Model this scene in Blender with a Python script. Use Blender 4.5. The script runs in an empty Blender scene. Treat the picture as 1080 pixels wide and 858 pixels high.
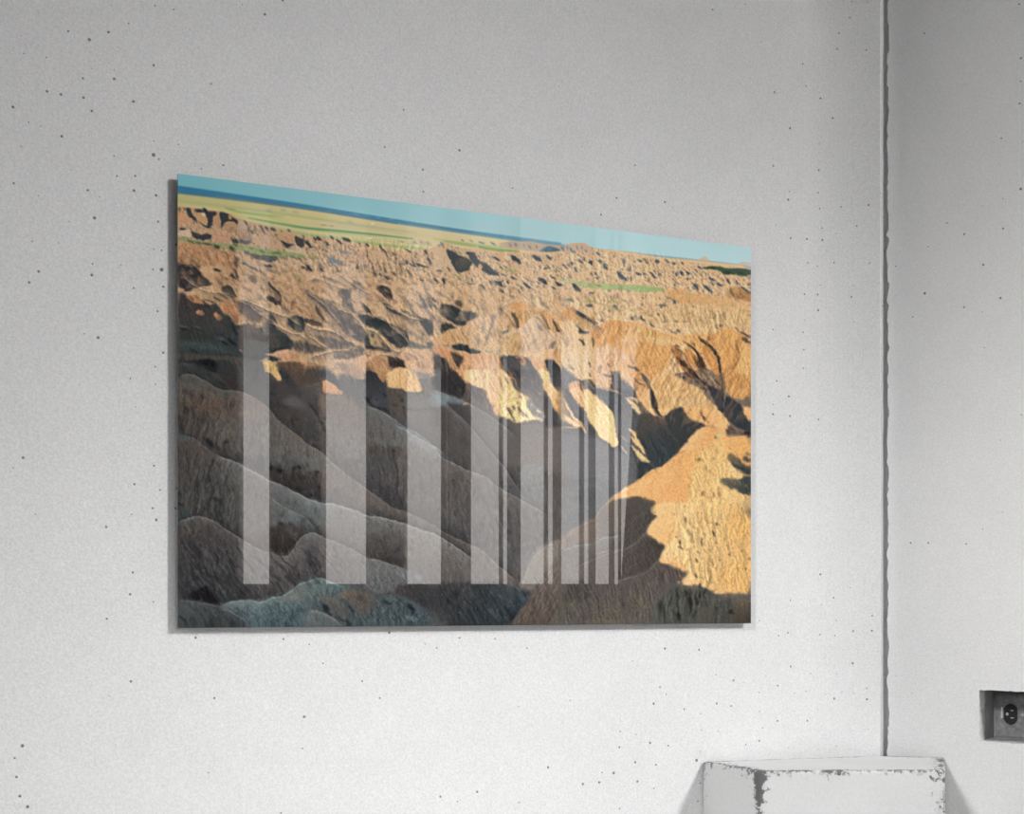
import bpy, bmesh, math, random
import numpy as np
from mathutils import Vector

C = bpy.context.scene.collection
SC = bpy.context.scene

# ---------------------------------------------------------------- camera, light, exposure
EYE = 1.25
FPX = 1436.0                      # focal length for a 1080 px wide frame
cam_d = bpy.data.cameras.new('camera'); cam = bpy.data.objects.new('camera', cam_d); C.objects.link(cam)
cam_d.sensor_width = 36.0; cam_d.lens = FPX/1080*36.0
cam_d.shift_y = 204.0/1080; cam_d.clip_start = .05
cam.location = (0, 0, EYE); cam.rotation_euler = (math.pi/2, 0, 0)
SC.camera = cam
SC.view_settings.view_transform = 'Standard'; SC.view_settings.look = 'None'
SC.view_settings.exposure = 0.05; SC.view_settings.gamma = 1.0; SC.view_settings.use_curve_mapping = False
SC.cycles.use_denoising = True
SC.cycles.max_bounces = 6
SC.cycles.sample_clamp_indirect = 6

W = bpy.data.worlds.new('overcast_sky'); SC.world = W; W.use_nodes = True
nt = W.node_tree; nt.nodes.clear()
wo = nt.nodes.new('ShaderNodeOutputWorld'); bg = nt.nodes.new('ShaderNodeBackground')
tc = nt.nodes.new('ShaderNodeTexCoord'); sx = nt.nodes.new('ShaderNodeSeparateXYZ'); rp = nt.nodes.new('ShaderNodeValToRGB')
nt.links.new(tc.outputs['Generated'], sx.inputs[0]); nt.links.new(sx.outputs['Z'], rp.inputs[0])
cr = rp.color_ramp; cr.interpolation = 'EASE'
cr.elements[0].position = 0.0; cr.elements[0].color = (1, .965, .925, 1)
cr.elements[1].position = .30; cr.elements[1].color = (.06, .065, .07, 1)
e = cr.elements.new(.11); e.color = (.97, .94, .90, 1)
e = cr.elements.new(.20); e.color = (.42, .42, .42, 1)
nt.links.new(rp.outputs[0], bg.inputs[0]); bg.inputs[1].default_value = 6.8
nt.links.new(bg.outputs[0], wo.inputs[0])

def area(name, loc, target, sx_, sy_, power, spread=180):
    l = bpy.data.lights.new(name, 'AREA'); l.shape = 'RECTANGLE'; l.size = sx_; l.size_y = sy_; l.energy = power
    l.spread = math.radians(spread)
    o = bpy.data.objects.new(name, l); C.objects.link(o); o.location = loc
    o.rotation_euler = (Vector(target)-Vector(loc)).to_track_quat('-Z', 'Y').to_euler()
    return o
def spot(name, loc, target, power, angle, blend, radius):
    l = bpy.data.lights.new(name, 'SPOT'); l.energy = power; l.spot_size = math.radians(angle); l.spot_blend = blend; l.shadow_soft_size = radius
    o = bpy.data.objects.new(name, l); C.objects.link(o); o.location = loc
    o.rotation_euler = (Vector(target)-Vector(loc)).to_track_quat('-Z', 'Y').to_euler()
    return o
spot('gallery_spot_low', (3.1, -.15, 3.14), (.1, 2.1, .2), 147, 45, 1.0, .24)
spot('gallery_spot_high', (3.1, -.15, 3.14), (.35, 2.2, .9), 171, 60, 1.0, .24)
spot('gallery_spot_left', (3.1, -.15, 3.14), (-1.0, 1.5, .9), 260, 44, 1.0, .24)
spot('fill_spot_left', (1.3, -1.2, 2.5), (-.8, 1.5, .3), 112, 40, 1.0, .20)  # unseen fill spot, added to brighten the lower left wall
spot('fill_spot_corner', (-1.3, -.9, 2.9), (1.0, 2.0, .3), 345, 42, 1.0, .25)  # added fill out of view, lifts the corner and lower right wall
spot('fill_spot_right', (-1.3, -.9, 1.9), (1.25, 1.8, 1.7), 175, 34, 1.0, .25)  # extra lamp added only to lighten the upper right wall
spot('fill_spot_low', (1.0, -1.3, .8), (-.6, 1.7, .4), 34, 60, 1.0, .25)  # low fill added behind the camera for the foot of the left wall

# ---------------------------------------------------------------- geometry of the place
def v2(a): return np.array(a, float)
D1 = v2((.90920, .41635)); N1 = v2((.41635, -.90920))          # wall carrying the print: along, and out into the room
P0 = v2((-.4458, 1.816)); STAND = .0145
A2 = math.radians(36); D2 = v2((math.cos(A2), -math.sin(A2))); N2 = v2((-math.sin(A2), -math.cos(A2)))
WALL0 = P0 - N1*STAND                                           # a point on the wall plane under the print's left edge
def hit(px, Q, D):                                              # where a sight line meets a vertical plane (plan view)
    r = (px-540.0)/FPX
    t = (r*Q[1]-Q[0])/(D[0]-r*D[1]); return Q+D*t, t
PR, PW = hit(792.0, P0, D1)                                     # print width
PT = EYE+(633-183)/FPX*P0[1]; PB = EYE+(633-662)/FPX*P0[1]
CORNER, CT = hit(936.5, WALL0, D1)

# ---------------------------------------------------------------- helpers
def tag(o, label=None, cat=None, group=None, kind=None):
    if label: o['label'] = label
    if cat: o['category'] = cat
    if group: o['group'] = group
    if kind: o['kind'] = kind
    return o
def mesh_obj(name, verts, faces, mat=None, parent=None, smooth=False):
    me = bpy.data.meshes.new(name); me.from_pydata([tuple(map(float, v)) for v in verts], [], faces); me.update()
    bm = bmesh.new(); bm.from_mesh(me); bmesh.ops.recalc_face_normals(bm, faces=bm.faces); bm.to_mesh(me); bm.free()
    if smooth:
        for p in me.polygons: p.use_smooth = True
    o = bpy.data.objects.new(name, me); C.objects.link(o)
    if mat: me.materials.append(mat)
    if parent: o.parent = parent
    return o
def bm_obj(name, bm, mat=None, parent=None, smooth=False):
    me = bpy.data.meshes.new(name); bm.to_mesh(me); bm.free()
    if smooth:
        for p in me.polygons: p.use_smooth = True
    o = bpy.data.objects.new(name, me); C.objects.link(o)
    if mat: me.materials.append(mat)
    if parent: o.parent = parent
    return o
def frame_pt(Q, D, N, a, b, z): p = Q+D*a+N*b; return (p[0], p[1], z)   # a along, b out of the wall
def obox(bm, Q, D, N, a0, a1, b0, b1, z0, z1):
    vs = [bm.verts.new(frame_pt(Q, D, N, a, b, z)) for z in (z0, z1) for b in (b0, b1) for a in (a0, a1)]
    for f in ((0, 1, 3, 2), (4, 6, 7, 5), (0, 4, 5, 1), (2, 3, 7, 6), (0, 2, 6, 4), (1, 5, 7, 3)):
        bm.faces.new([vs[i] for i in f])
    return vs
def new_bm(): return bmesh.new()
def done(name, bm, mat, parent=None, bevel=0, seg=2, smooth=False):
    bmesh.ops.recalc_face_normals(bm, faces=bm.faces)
    if bevel: bmesh.ops.bevel(bm, geom=list(bm.edges), offset=bevel, segments=seg, affect='EDGES', profile=.6)
    return bm_obj(name, bm, mat, parent, smooth)

# ---------------------------------------------------------------- materials
def mat_new(name):
    m = bpy.data.materials.new(name); m.use_nodes = True
    n = m.node_tree; return m, n, n.nodes['Principled BSDF'], n.nodes, n.links
def plain(name, col, rough=.5, metal=0, noise=.0, scale=20, bump=0):
    m, n, b, N, Lk = mat_new(name)
    b.inputs['Base Color'].default_value = (*col, 1); b.inputs['Roughness'].default_value = rough; b.inputs['Metallic'].default_value = metal
    if noise:
        t = N.new('ShaderNodeTexNoise'); t.inputs['Scale'].default_value = scale; t.inputs['Detail'].default_value = 5
        g = N.new('ShaderNodeTexCoord'); Lk.new(g.outputs['Object'], t.inputs['Vector'])
        r = N.new('ShaderNodeValToRGB'); r.color_ramp.elements[0].position = .3; r.color_ramp.elements[1].position = .7
        r.color_ramp.elements[0].color = tuple(c*(1-noise) for c in col)+(1,); r.color_ramp.elements[1].color = tuple(min(1, c*(1+noise)) for c in col)+(1,)
        Lk.new(t.outputs['Fac'], r.inputs[0]); Lk.new(r.outputs[0], b.inputs['Base Color'])
        if bump:
            bp = N.new('ShaderNodeBump'); bp.inputs['Strength'].default_value = bump; bp.inputs['Distance'].default_value = .002
            Lk.new(t.outputs['Fac'], bp.inputs['Height']); Lk.new(bp.outputs[0], b.inputs['Normal'])
    return m
def plaster(name, base, pits=1.0, mottle=1.0, stretch=1.1):
    """rough painted concrete: fine mottle, faint stains, pin-holes in loose clusters"""
    m, n, b, N, Lk = mat_new(name)
    b.inputs['Roughness'].default_value = .92; b.inputs['Specular IOR Level'].default_value = .15
    g = N.new('ShaderNodeTexCoord')
    def noise(sc, det=2, rough=.5):
        t = N.new('ShaderNodeTexNoise'); t.inputs['Scale'].default_value = sc; t.inputs['Detail'].default_value = det; t.inputs['Roughness'].default_value = rough
        Lk.new(g.outputs['Object'], t.inputs['Vector']); return t.outputs['Fac']
    def math_(op, a, c):
        t = N.new('ShaderNodeMath'); t.operation = op
        for i, x in enumerate((a, c)):
            if x is None: continue
            if isinstance(x, (int, float)): t.inputs[i].default_value = x
            else: Lk.new(x, t.inputs[i])
        return t.outputs[0]
    def rng_(x, a, c, d, e_):
        t = N.new('ShaderNodeMapRange'); Lk.new(x, t.inputs[0])
        for i, q in enumerate((a, c, d, e_)): t.inputs[i+1].default_value = q
        return t.outputs[0]
    f1 = rng_(noise(330, 3, .7), .25, .75, 1-.14*mottle, 1+.14*mottle)
    f2 = rng_(noise(1.7, 4, .6), .3, .7, .975, 1.02)
    f3 = rng_(noise(14, 3, .6), .3, .7, .985, 1.012)
    tot = math_('MULTIPLY', math_('MULTIPLY', f1, f2), f3)
    s3 = N.new('ShaderNodeSeparateXYZ'); Lk.new(g.outputs['Object'], s3.inputs[0]); c3 = N.new('ShaderNodeCombineXYZ'); Lk.new(math_('MULTIPLY', s3.outputs['X'], stretch), c3.inputs[0]); Lk.new(s3.outputs['Z'], c3.inputs[1]); flat = c3.outputs[0]
    hole = None
    for sc, r0, thr in ((34, .054, .66), (13, .028, .5)):
        vo = N.new('ShaderNodeTexVoronoi'); vo.voronoi_dimensions = '2D'; vo.inputs['Scale'].default_value = sc; Lk.new(flat, vo.inputs['Vector'])
        sp = N.new('ShaderNodeSeparateColor'); Lk.new(vo.outputs['Color'], sp.inputs[0])
        clu = rng_(noise(2.6 if sc > 20 else 1.3, 1), .40, .60, 0, 1)
        keep = math_('LESS_THAN', sp.outputs[0], math_('MULTIPLY', clu, thr*pits))
        rad = math_('MULTIPLY', sp.outputs[1], r0)
        inn = rng_(math_('SUBTRACT', vo.outputs['Distance'], rad), 0.0, .022 if sc > 20 else .010, 1, 0)
        h = math_('MULTIPLY', keep, inn)
        hole = h if hole is None else math_('MAXIMUM', hole, h)
    dark = math_('SUBTRACT', 1.0, math_('MULTIPLY', hole, .72))
    tot = math_('MULTIPLY', tot, dark)
    mx = N.new('ShaderNodeVectorMath'); mx.operation = 'SCALE'; mx.inputs[0].default_value = base; Lk.new(tot, mx.inputs['Scale'])
    Lk.new(mx.outputs[0], b.inputs['Base Color'])
    bp = N.new('ShaderNodeBump'); bp.inputs['Strength'].default_value = .35; bp.inputs['Distance'].default_value = .0012
    Lk.new(math_('SUBTRACT', noise(260, 3, .6), math_('MULTIPLY', hole, 1.2)), bp.inputs['Height']); Lk.new(bp.outputs[0], b.inputs['Normal'])
    return m
M_WALL = plaster('painted_concrete', (.80, .80, .80), 1.0)
M_WALL2 = plaster('painted_plaster', (.80, .80, .80), .3, .7, 1.24)
M_BACK = plain('grey_wall_paint', (.34, .33, .32), .85, 0, .05, 3)
M_CEIL = plain('ceiling_paint', (.42, .42, .42), .9, 0, .04, 2)
M_FLOOR = plain('screed_floor', (.62, .61, .60), .55, 0, .12, 4)
M_FRAME = plain('window_frame_paint', (.30, .29, .28), .5, 0, .03, 10)
M_EDGE = plain('acrylic_edge', (.40, .40, .41), .12)
M_ALU = plain('aluminium', (.5, .5, .5), .35, 1)

# ---------------------------------------------------------------- the room
HT = 3.3
def struct(o): return tag(o, kind='structure')
# left wall: flat, then (a separate strip) a cove added and shaped to darken the corner, a bead and an open joint behind the slab
def tpx(px, b=0.0): return hit(px, WALL0+N1*b, D1)[1]
TC = tpx(850); TE = tpx(927, .048)
bm = new_bm(); obox(bm, WALL0, D1, N1, -4.2, TC, -.2, 0, 0, HT); struct(done('wall_left', bm, M_WALL))
prof_ = [(TC, -.2), (TC, 0)]
for k in range(1, 17):
    u = k/16; prof_.append((TC+(TE-TC)*u, .048*u**2.1))
tb = TE
prof_ += [(tb+.0012, .0492), (tb+.0026, .0485), (tb+.0034, .0235), (tb+.060, .0215), (CT+.30, 0), (CT+.30, -.2)]
vs = [frame_pt(WALL0, D1, N1, a, b, z) for z in (0, HT) for a, b in prof_]; n_ = len(prof_)
struct(mesh_obj('trim_2', vs, [tuple(range(n_)), tuple(range(2*n_-1, n_-1, -1))]+[(i, (i+1) % n_, n_+(i+1) % n_, n_+i) for i in range(n_)], M_WALL))
# right wall: a slab standing a little proud, its left edge broken, with a cut-out for the outlet box
PROUD = .038
R0 = CORNER + N2*PROUD
R0, _t = hit(936.5, R0, D2)
def upx(px): p, t = hit(px, R0, D2); return t, p[1]
HU0, dep = upx(1032.6); HU1 = HU0+.118
HZ1 = EYE-(727.5-633)/FPX*dep; HZ0 = EYE-(781.5-633)/FPX*dep
LEN = 2.85; TH = .16
rr = random.Random(4)
zs = []; z = 0.0
while z < HT: zs.append(z); z += rr.uniform(.004, .012)
zs.append(HT)
def jag(z):
    s = .0009*math.sin(z*61)+.0007*math.sin(z*173+1)+rr.uniform(-.0018, .0018)
    if rr.random() < .05: s -= rr.uniform(.001, .003)
    if rr.random() < .04: s += rr.uniform(.001, .002)
    return s
# jagged outline of the cut-out
def walk(a, b, n, amp, ax):
    o = []
    for i in range(n):
        t = i/n; p = [a[0]+(b[0]-a[0])*t, a[1]+(b[1]-a[1])*t]
        if i: p[ax] += rr.uniform(-amp, amp)
        o.append(tuple(p))
    return o
hole = walk((HU0, HZ0), (HU0, HZ1), 16, .0008, 0)+walk((HU0, HZ1), (HU1, HZ1), 26, .0009, 1)+walk((HU1, HZ1), (HU1, HZ0), 16, .0008, 0)+walk((HU1, HZ0), (HU0, HZ0), 26, .0007, 1)
edge = [(jag(z), z) for z in zs]
bm = new_bm()
UM = HU0-.03
def face_at(b, flip=False):
    """front (b=0) and back sheets: strip at the broken edge, then four panels round the cut-out"""
    e_ = [bm.verts.new(frame_pt(R0, D2, N2, u, b, z)) for u, z in edge]
    m_ = [bm.verts.new(frame_pt(R0, D2, N2, UM, b, z)) for u, z in edge]
    for i in range(len(e_)-1): bm.faces.new((e_[i], m_[i], m_[i+1], e_[i+1]))
    return e_, m_
e0, m0 = face_at(0.0); e1, m1 = face_at(-TH)
for i in range(len(e0)-1): bm.faces.new((e0[i], e0[i+1], e1[i+1], e1[i]))
def ring(b):
    return [bm.verts.new(frame_pt(R0, D2, N2, u, b, z)) for u, z in hole]
h0 = ring(0.0); h1 = ring(-.030)
for i in range(len(h0)): j = (i+1) % len(h0); bm.faces.new((h0[i], h0[j], h1[j], h1[i]))
iA = 0; iB = 16; iC = 42; iD = 58
q = {k: bm.verts.new(frame_pt(R0, D2, N2, u, 0, z)) for k, (u, z) in {'tl': (UM, HT), 'tr': (LEN, HT), 'bl': (UM, 0), 'br': (LEN, 0)}.items()}
bm.faces.new([q['bl']]+h0[iA:iB+1]+[q['tl']])
bm.faces.new([q['tl']]+h0[iB:iC+1]+[q['tr']])
bm.faces.new([q['tr']]+h0[iC:iD+1]+[q['br']])
bm.faces.new([q['br']]+h0[iD:]+[h0[0]]+[q['bl']])
qb = {k: bm.verts.new(frame_pt(R0, D2, N2, u, -TH, z)) for k, (u, z) in {'tl': (UM, HT), 'tr': (LEN, HT), 'bl': (UM, 0), 'br': (LEN, 0)}.items()}
bm.faces.new((qb['bl'], qb['br'], qb['tr'], qb['tl'])); bm.faces.new((q['tr'], q['br'], qb['br'], qb['tr']))
bmesh.ops.remove_doubles(bm, verts=bm.verts, dist=1e-6)
struct(done('wall_right', bm, M_WALL2))

# sheet-metal outlet box sunk in the cut-out
M_STEEL = plain('galvanised_steel', (.46, .46, .46), .6, .1, .22, 60, .2)
M_STEEL2 = plain('cover_plate_steel', (.25, .25, .25), .7, .0, .35, 110, .4)
M_BLACK = plain('black_bakelite', (.012, .012, .012), .7, 0, .3, 90)
M_WHITE = plain('paint_spatter', (.75, .75, .74), .6)
cu = (HU0+HU1)/2; cz = (HZ0+HZ1)/2
root = bpy.data.objects.new('outlet_box', None); C.objects.link(root)
root.location = frame_pt(R0, D2, N2, cu, -.02, HZ0)
tag(root, 'dark steel electrical box with a sideways black duplex socket sunk in the white wall', 'electrical outlet')
def child(o): o.parent = root; o.matrix_parent_inverse = root.matrix_basis.inverted(); return o
bm = new_bm()
BX0 = HU0+.0004; BX1 = HU1-.0004; BZ0 = HZ0+.0006; BZ1 = HZ1-.0006; DB = .082; tk = .0016
obox(bm, R0, D2, N2, BX0-.004, BX0+tk-.0025, -DB, -.0305, BZ0-.004, BZ1+.004)
obox(bm, R0, D2, N2, BX1-tk+.0025, BX1+.004, -DB, -.0305, BZ0-.004, BZ1+.004)
obox(bm, R0, D2, N2, BX0+tk-.0025, BX1-tk+.0025, -DB, -.0305, BZ1, BZ1+.004)
obox(bm, R0, D2, N2, BX0+tk-.0025, BX1-tk+.0025, -DB, -.0305, BZ0-.004, BZ0)
obox(bm, R0, D2, N2, BX0-.004, BX1+.004, -DB-.002, -DB, BZ0-.004, BZ1+.004)
child(done('back_box', bm, M_STEEL))
bm = new_bm(); obox(bm, R0, D2, N2, BX0+.0015, BX1-.0015, -DB+.0005, -DB+.004, BZ0+.002, BZ1-.007)
plate = child(done('cover_plate', bm, M_STEEL2, bevel=.0006))
def disc(name, u, z, rx, rz, b0, b1, mat, par, clip=None, n=40):
    bm = new_bm(); rings = []
    for b in (b0, b1):
        r_ = []
        for i in range(n):
            a = 2*math.pi*i/n; x = rx*math.cos(a); y = rz*math.sin(a)
            if clip: x = max(-clip, min(clip, x))
            r_.append(bm.verts.new(frame_pt(R0, D2, N2, u+x, b, z+y)))
        rings.append(r_)
    for i in range(n): j = (i+1) % n; bm.faces.new((rings[0][i], rings[0][j], rings[1][j], rings[1][i]))
    bm.faces.new(rings[0]); bm.faces.new(rings[1][::-1])
    o = done(name, bm, mat); o.parent = par
    o.matrix_parent_inverse = par.matrix_world.inverted() if par is not root else root.matrix_basis.inverted()
    return o
def upx_d(px): p, t = hit(px, R0-N2*(DB-.005), D2); return t
f_u = upx_d(1066.0)
gap = cu-f_u if abs(cu-f_u) < .03 else .0195
for s in (-1, 1):
    uu = f_u if s < 0 else f_u+.0385
    face = disc('socket_face', uu, cz-.001, .0122, .0168, -DB+.003, -DB+.0075, M_BLACK, root, clip=.0105)
    for dz, w_ in ((.0060, .0042), (-.0060, .0052)):
        bm = new_bm(); obox(bm, R0, D2, N2, uu+.0005, uu+.0005+w_, -DB+.0066, -DB+.0082, cz-.001+dz-.0008, cz-.001+dz+.0008)
        sl = done('slot', bm, M_STEEL); sl.parent = face
    g_ = disc('ground_hole', uu-.005, cz-.001, .0022, .0026, -DB+.0066, -DB+.0080, M_STEEL, face)
disc('screw', f_u+.0193, cz-.001, .0026, .0026, -DB+.0038, -DB+.0062, M_STEEL, root)
bm = new_bm(); uw = upx_d(1056.6); obox(bm, R0, D2, N2, uw-.0014, uw+.0014, -DB+.0039, -DB+.0052, cz-.0085, cz+.0100)
child(done('paint_smear', bm, M_WHITE, bevel=.0006))

# floor, ceiling, the far sides of the room, and the window wall that the print mirrors
def poly(name, pts, z0, z1, mat):
    n = len(pts); vs = [(x, y, z0) for x, y in pts]+[(x, y, z1) for x, y in pts]
    fs = [tuple(range(n)), tuple(range(2*n-1, n-1, -1))]+[(i, (i+1) % n, n+(i+1) % n, n+i) for i in range(n)]
    return struct(mesh_obj(name, vs, fs, mat))
poly('floor', [(-7.2, -5.2), (7.2, -5.2), (7.2, 4.2), (-7.2, 4.2)], -.12, 0, M_FLOOR)
poly('ceiling', [(-7.2, -5.2), (7.2, -5.2), (7.2, 4.2), (-7.2, 4.2)], HT, HT+.12, M_CEIL)
# mirror image of the camera in the print gives the frame in which the window wall is laid out
MC = v2((0, 0))+2*(P0@N1)*N1
WN = v2((0, 1))-2*(v2((0, 1))@N1)*N1; WX = v2((1, 0))-2*(v2((1, 0))@N1)*N1
WD = 6.0
WQ = MC+WN*WD
def wx(px): return (px-540)/FPX*WD
def wz(py): return EYE+(633-py)/FPX*WD
SILL = wz(615.5); HEAD = wz(212)
# (left, right, right edge at the sill, pane): openings in order along the wall
SLOTS = [(251, 284, 284, 'clear'), (340, 386, 386, 'clear'), (427.5, 465, 465, 'clear'), (469.3, 471.7, 471.7, 'frosted'), (473.2, 495, 495, 'dark'),
         (496, 526, 526, 'clear'), (530.6, 534.8, 534.8, 'clear'), (537, 548, 548, 'dark'), (549.2, 574, 574, 'clear'), (578, 583.6, 583.6, 'clear'),
         (584.6, 590.5, 590.5, 'dark'), (592, 612, 612, 'clear'), (616, 622, 622, 'clear'), (622.6, 627.4, 627.4, 'dark'), (628.2, 644, 644, 'clear'),
         (648, 654, 654, 'clear'), (655.2, 684, 657, 'clear'), (731, 735, 735, 'dark'), (747, 751, 751, 'dark'), (764, 767.5, 767.5, 'dark')]
# wall = sheet of piers between the openings, plus a band below and above
def wpt(a, b, z): p = WQ+WX*a+WN*b; return (p[0], p[1], z)
bm = new_bm()
def wbox(a0, a1, z0, z1, b0=0, b1=.12, a1b=None):
    a1b = a1 if a1b is None else a1b
    vs = [bm.verts.new(wpt(a, b, z)) for b in (b0, b1) for a, z in ((a0, z0), (a1b, z0), (a1, z1), (a0, z1))]
    for f in ((0, 1, 2, 3), (7, 6, 5, 4), (0, 4, 5, 1), (1, 5, 6, 2), (2, 6, 7, 3), (3, 7, 4, 0)): bm.faces.new([vs[i] for i in f])
WL, WR = wx(-160), wx(905)
wbox(WL, WR, 0, SILL); wbox(WL, WR, HEAD, HT)
prev = WL; prevb = WL
for a0, a1, ab, k in SLOTS:
    x0, x1, xb = wx(a0), wx(a1), wx(ab)
    vs = [bm.verts.new(wpt(a, b, z)) for b in (0, .12) for a, z in ((prevb, SILL), (x0, SILL), (x0, HEAD), (prev, HEAD))]
    for f in ((0, 1, 2, 3), (7, 6, 5, 4), (0, 4, 5, 1), (1, 5, 6, 2), (2, 6, 7, 3), (3, 7, 4, 0)): bm.faces.new([vs[i] for i in f])
    prev = x1; prevb = xb
vs = [bm.verts.new(wpt(a, b, z)) for b in (0, .12) for a, z in ((prevb, SILL), (WR, SILL), (WR, HEAD), (prev, HEAD))]
for f in ((0, 1, 2, 3), (7, 6, 5, 4), (0, 4, 5, 1), (1, 5, 6, 2), (2, 6, 7, 3), (3, 7, 4, 0)): bm.faces.new([vs[i] for i in f])
struct(done('wall_window', bm, M_BACK))
def glass(name, t):
    m = bpy.data.materials.new(name); m.use_nodes = True; n = m.node_tree; n.nodes.clear()
    o = n.nodes.new('ShaderNodeOutputMaterial'); tr = n.nodes.new('ShaderNodeBsdfTransparent'); gl = n.nodes.new('ShaderNodeBsdfGlossy'); mx = n.nodes.new('ShaderNodeMixShader')
    tr.inputs[0].default_value = (t, t, t*1.01, 1); gl.inputs['Roughness'].default_value = .02; mx.inputs[0].default_value = .05
    n.links.new(tr.outputs[0], mx.inputs[1]); n.links.new(gl.outputs[0], mx.inputs[2]); n.links.new(mx.outputs[0], o.inputs[0]); return m
GL = {'clear': glass('clear_glass', .93), 'frosted': glass('pale_tinted_glass', .45), 'dark': glass('dark_tinted_glass', .17)}
for i, (a0, a1, ab, k) in enumerate(SLOTS):
    x0, x1, xb = wx(a0), wx(a1), wx(ab)
    vs = [wpt(a, b, z) for b in (.05, .056) for a, z in ((x0, SILL), (xb, SILL), (x1, HEAD), (x0, HEAD))]
    struct(mesh_obj('window_%d' % (i+1), vs, [(0, 1, 2, 3), (7, 6, 5, 4), (0, 4, 5, 1), (1, 5, 6, 2), (2, 6, 7, 3), (3, 7, 4, 0)], GL[k]))
bm = new_bm(); wbox(wx(345), wx(645), wz(626), wz(623.2), -.05, 0); struct(done('trim_1', bm, plain('sill_paint', (.85, .85, .84), .4)))
# sides that close the room
def side(name, a, b, th=.12):
    a = v2(a); b = v2(b); d = b-a; l = math.hypot(*d); d /= l; n = v2((d[1], -d[0]))
    bm = new_bm(); obox(bm, a, d, n, 0, l, 0, th, 0, HT); return struct(done(name, bm, M_BACK))
pl = WALL0-D1*4.2
side('wall_back', (pl[0]-.2, -4.6), tuple((WQ+WX*WL)[:2]))
side('wall_far_left', (pl[0]-.2, pl[1]), (pl[0]-.2, -4.6))
side('wall_far_right', tuple((WQ+WX*WR)[:2]), tuple(R0+D2*LEN+v2((.5, 1.4))))

# ---------------------------------------------------------------- worn white plinth fitted into the corner
PZ = EYE-.257
def pworn(name):
    m, n, b, N, Lk = mat_new(name); b.inputs['Roughness'].default_value = .7
    g = N.new('ShaderNodeTexCoord')
    def noise(sc, det, vec=None, rough=.6):
        t = N.new('ShaderNodeTexNoise'); t.inputs['Scale'].default_value = sc; t.inputs['Detail'].default_value = det; t.inputs['Roughness'].default_value = rough
        Lk.new(vec or g.outputs['Object'], t.inputs['Vector']); return t.outputs['Fac']
    def mp(sx_, sy_, sz_):
        t = N.new('ShaderNodeMapping'); t.inputs['Scale'].default_value = (sx_, sy_, sz_); Lk.new(g.outputs['Object'], t.inputs['Vector']); return t.outputs[0]
    def m2(op, a, c):
        t = N.new('ShaderNodeMath'); t.operation = op
        for i, x in enumerate((a, c)):
            if isinstance(x, (int, float)): t.inputs[i].default_value = x
            else: Lk.new(x, t.inputs[i])
        return t.outputs[0]
    def rg(x, a, c, d, e_):
        t = N.new('ShaderNodeMapRange'); t.interpolation_type = 'SMOOTHSTEP'; Lk.new(x, t.inputs[0])
        for i, q_ in enumerate((a, c, d, e_)): t.inputs[i+1].default_value = q_
        return t.outputs[0]
    at = N.new('ShaderNodeAttribute'); at.attribute_name = 'wear'
    wear = at.outputs['Fac']
    chip = m2('ADD', noise(120, 7, None, .78), m2('MULTIPLY', wear, .34))
    chip = m2('ADD', chip, m2('MULTIPLY', m2('SUBTRACT', noise(11, 3), .5), m2('MULTIPLY', wear, 1.1)))
    c1 = rg(chip, .635, .72, 0, 1)
    grime = rg(noise(5, 5), .35, .75, 1.0, .93)
    fine = rg(noise(240, 3, None, .7), .3, .7, .97, 1.03)
    scr = rg(noise(40, 2, mp(1, 1, .12), .5), .70, .76, 1, .90)
    base = m2('MULTIPLY', m2('MULTIPLY', grime, fine), scr)
    val = m2('MULTIPLY', base, .72)
    dk = m2('MULTIPLY', c1, .80)
    val = m2('MULTIPLY', val, m2('SUBTRACT', 1.0, dk))
    cb = N.new('ShaderNodeCombineColor')
    for i in range(3): Lk.new(val, cb.inputs[i])
    Lk.new(cb.outputs[0], b.inputs['Base Color'])
    bp = N.new('ShaderNodeBump'); bp.inputs['Strength'].default_value = .5; bp.inputs['Distance'].default_value = .001
    Lk.new(m2('SUBTRACT', noise(180, 3), c1), bp.inputs['Height']); Lk.new(bp.outputs[0], b.inputs['Normal'])
    return m
M_WORN = pworn('worn_white_paint')
FY = (EYE-PZ)*FPX/(812.5-633)                        # depth of the front edge
def on(px, y): return v2(((px-540)/FPX*y, y))
a_, _ = hit(741, WALL0+N1*.002, D1); c_ = CORNER+v2((-.042, -.074)); d_, _ = hit(996, R0+N2*.002, D2)
f1_ = on(800.5, FY); f2_ = on(997.0, FY*1.004)
P5 = [f1_, f2_, d_, c_, a_]
def rounded(pts, r, seg=5):
    out = []
    n = len(pts)
    for i in range(n):
        p, q_, s = pts[i-1], pts[i], pts[(i+1) % n]
        u = (p-q_)/np.linalg.norm(p-q_); w = (s-q_)/np.linalg.norm(s-q_)
        rr_ = r if i in (0, 1) else r*.6
        A, B_ = q_+u*rr_, q_+w*rr_
        for k in range(seg+1):
            t = k/seg; out.append((1-t)**2*A+2*t*(1-t)*q_+t*t*B_)
    return out
cen = sum(P5)/5
def ringp(inset, r):
    return rounded([p+(cen-p)/np.linalg.norm(cen-p)*inset for p in P5], r)
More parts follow.
